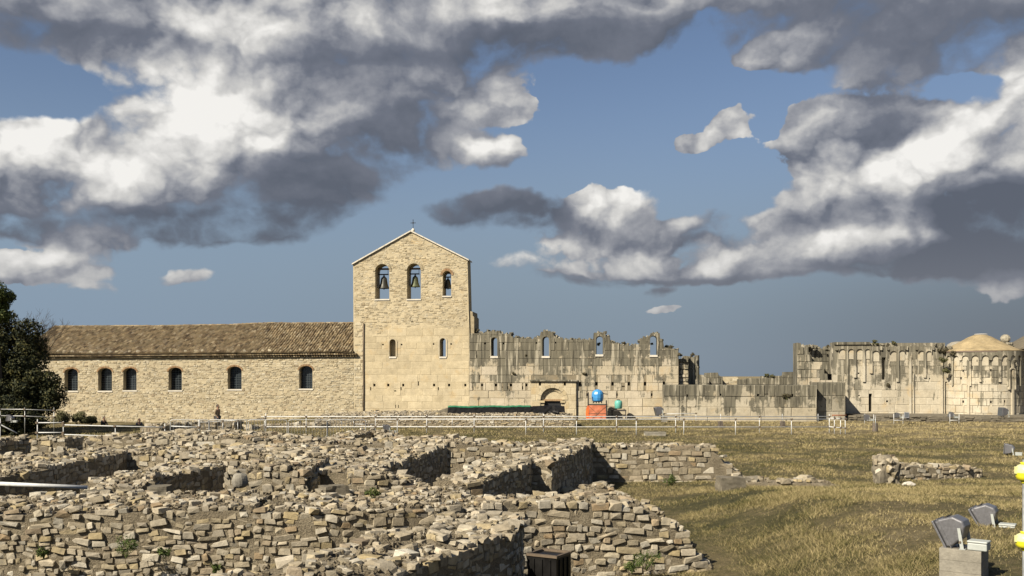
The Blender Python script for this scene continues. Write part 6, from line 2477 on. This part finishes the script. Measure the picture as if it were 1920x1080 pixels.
# plants rooted in the old masonry
DRY = leaf_mat('dry_plant', (.05, .045, .03), (.09, .075, .045), (.12, .11, .06))
WP_ = [(893, 621, .35, DRY, 'dry brown tuft on the wall top beside the bell gable'), (915, 621, .2, DRY, 'dry brown tuft above the first open arch of the ruined front'), (969, 636, .25, DRY, 'dark tuft on the wall between first and second open arch'),
       (938, 641, .25, DRY, 'dark tuft hanging right of the first open arch'), (964, 701, .24, DRY, 'round dark bush growing from the middle of the ruined front left of the portal'),
       (1095, 701, .24, DRY, 'round dark bush growing from the ruined front right of the portal'), (987, 667, .14, DRY, 'small dark tuft under the wall top left of the second open arch'),
       (1122, 645, .22, LEAF_SH, 'green sprig growing in the third open arch'), (1222, 645, .16, LEAF_SH, 'green sprig growing in the fourth open arch'),
       (1171, 646, .3, DRY, 'spiky dry tuft on the wall top between third and fourth arch'), (1193, 659, .28, DRY, 'dark tuft on the stones left of the fourth arch'),
       (1254, 652, .5, DRY, 'large dry bush on the wall top right of the fourth arch'), (1275, 667, .3, DRY, 'dry tuft on the broken wall end by the clustered pier'),
       (1298, 666, .25, DRY, 'dry tuft on top of the clustered pier'), (1437, 704, .3, LEAF_SH, 'dark green bush on the inner ashlar wall'), (1448, 705, .3, LEAF_SH, 'dark bush right of another on the inner ashlar wall'),
       (1553, 652, .35, DRY, 'dark bush on the stepped ruin beside the blind arcade'), (1475, 744, .4, DRY, 'dry hanging tuft on the low stained wall near its right end'),
       (1641, 643, .32, LEAF_SH, 'dark green bush on the top of the blind arcade wall'), (1676, 643, .26, LEAF_SH, 'small green bush on the arcade wall top right of another'),
       (1665, 722, .22, DRY, 'small dark tuft in the middle of the arcade wall'), (1768, 658, .55, DRY, 'large dry bush overgrowing the corner of arcade and apse'),
       (1770, 676, .45, LEAF_SH, 'green creeper clump on the corner of the apse'), (1772, 696, .42, LEAF_SH, 'lower green creeper clump on the corner of the apse'),
       (1789, 664, .4, DRY, 'dry bush hanging under the apse roof edge'), (1848, 716, .16, DRY, 'small dark tuft on the curved apse wall'), (1876, 727, .2, DRY, 'small tuft beside the apse window')]
for x, y, r_, mt_, lab in WP_:
    dy = -.05 if x < 1490 else (.9 if x < 1770 else .2)
    if 1420 < x < 1460: dy = 8
    if x == 1475: dy = -4.1
    if x == 1553: dy = 2.2
    if x > 1795: dy = -.7
    if x > 1870: dy = 0.0
    if y < 667 and x < 1300: dy = .5
    u, z = fu(x, y, dy)
    weed(fworld(u, dy, z - r_ * .45), r_, lab, n=int(700 * max(r_ / .3, .5)), mt=mt_, leaf=.05, cat='plant', group='plants growing on the old walls')

# ------------------------------------------------------------------ grass
def grass_mesh(name, zones):
    P_, H_, Wd = [], [], []
    for (fy0, fy1, n, h, w, xa, xb) in zones:
        # even cover over the ground seen between two distances
        y = np.sqrt(np.random.uniform(fy0 ** 2, fy1 ** 2, n))
        pxx = np.random.uniform(xa, xb, n)
        x = (pxx - 960) / F * y
        P_.append(np.stack([x, y], 1)); H_.append(np.full(n, h)); Wd.append(np.full(n, w))
    P_ = np.concatenate(P_); H_ = np.concatenate(H_); Wd = np.concatenate(Wd)
    n = len(P_)
    # thin the cover in patches
    k = np.array([noise.noise((a * .55, b_ * .55, 0)) + .6 * noise.noise((a * 1.9, b_ * 1.9, 7)) for a, b_ in P_])
    keep = np.random.uniform(0, 1, n) < np.clip(.58 + k * 1.6, .06, 1)
    # nothing grows on top of the masonry in front left
    P_, H_, Wd, k = P_[keep], H_[keep], Wd[keep], k[keep]
    n = len(P_)
    z = np.array([ground_z(a, b_) for a, b_ in P_])
    ang = np.random.uniform(0, 2 * pi, n)
    H_ = H_ * np.random.uniform(.35, 1.25, n) * (1 + np.clip(k, -.3, .6))
    lean = np.random.uniform(.3, 2.2, n) * H_
    la = np.random.uniform(0, 2 * pi, n)
    wx, wy = np.cos(ang) * Wd / 2, np.sin(ang) * Wd / 2
    V_ = np.empty((n, 3, 3))
    V_[:, 0] = np.stack([P_[:, 0] - wx, P_[:, 1] - wy, z - .01], 1)
    V_[:, 1] = np.stack([P_[:, 0] + wx, P_[:, 1] + wy, z - .01], 1)
    V_[:, 2] = np.stack([P_[:, 0] + lean * np.cos(la), P_[:, 1] + lean * np.sin(la), z + H_], 1)
    me = bpy.data.meshes.new(name)
    me.vertices.add(n * 3); me.vertices.foreach_set('co', V_.ravel())
    me.loops.add(n * 3); me.loops.foreach_set('vertex_index', np.arange(n * 3, dtype=np.int32))
    me.polygons.add(n); me.polygons.foreach_set('loop_start', np.arange(n, dtype=np.int32) * 3)
    me.update(calc_edges=True)
    at = me.attributes.new('tone', 'FLOAT', 'FACE')
    at.data.foreach_set('value', np.random.uniform(0, 1, n).astype(np.float32))
    return link(name, me, None, None, 'stuff', GRASS)


grass_mesh('grass', [
    (8.5, 14, 90000, .045, .007, 1000, 1980), (14, 22, 130000, .050, .009, 1080, 1960), (20, 30, 110000, .060, .013, 850, 1960),
    (30, 44, 110000, .065, .020, 560, 1960), (44, 60, 90000, .075, .030, -20, 1960), (58, 74, 60000, .085, .038, -20, 1960),
    (17, 29, 22000, .10, .012, 0, 1060)])
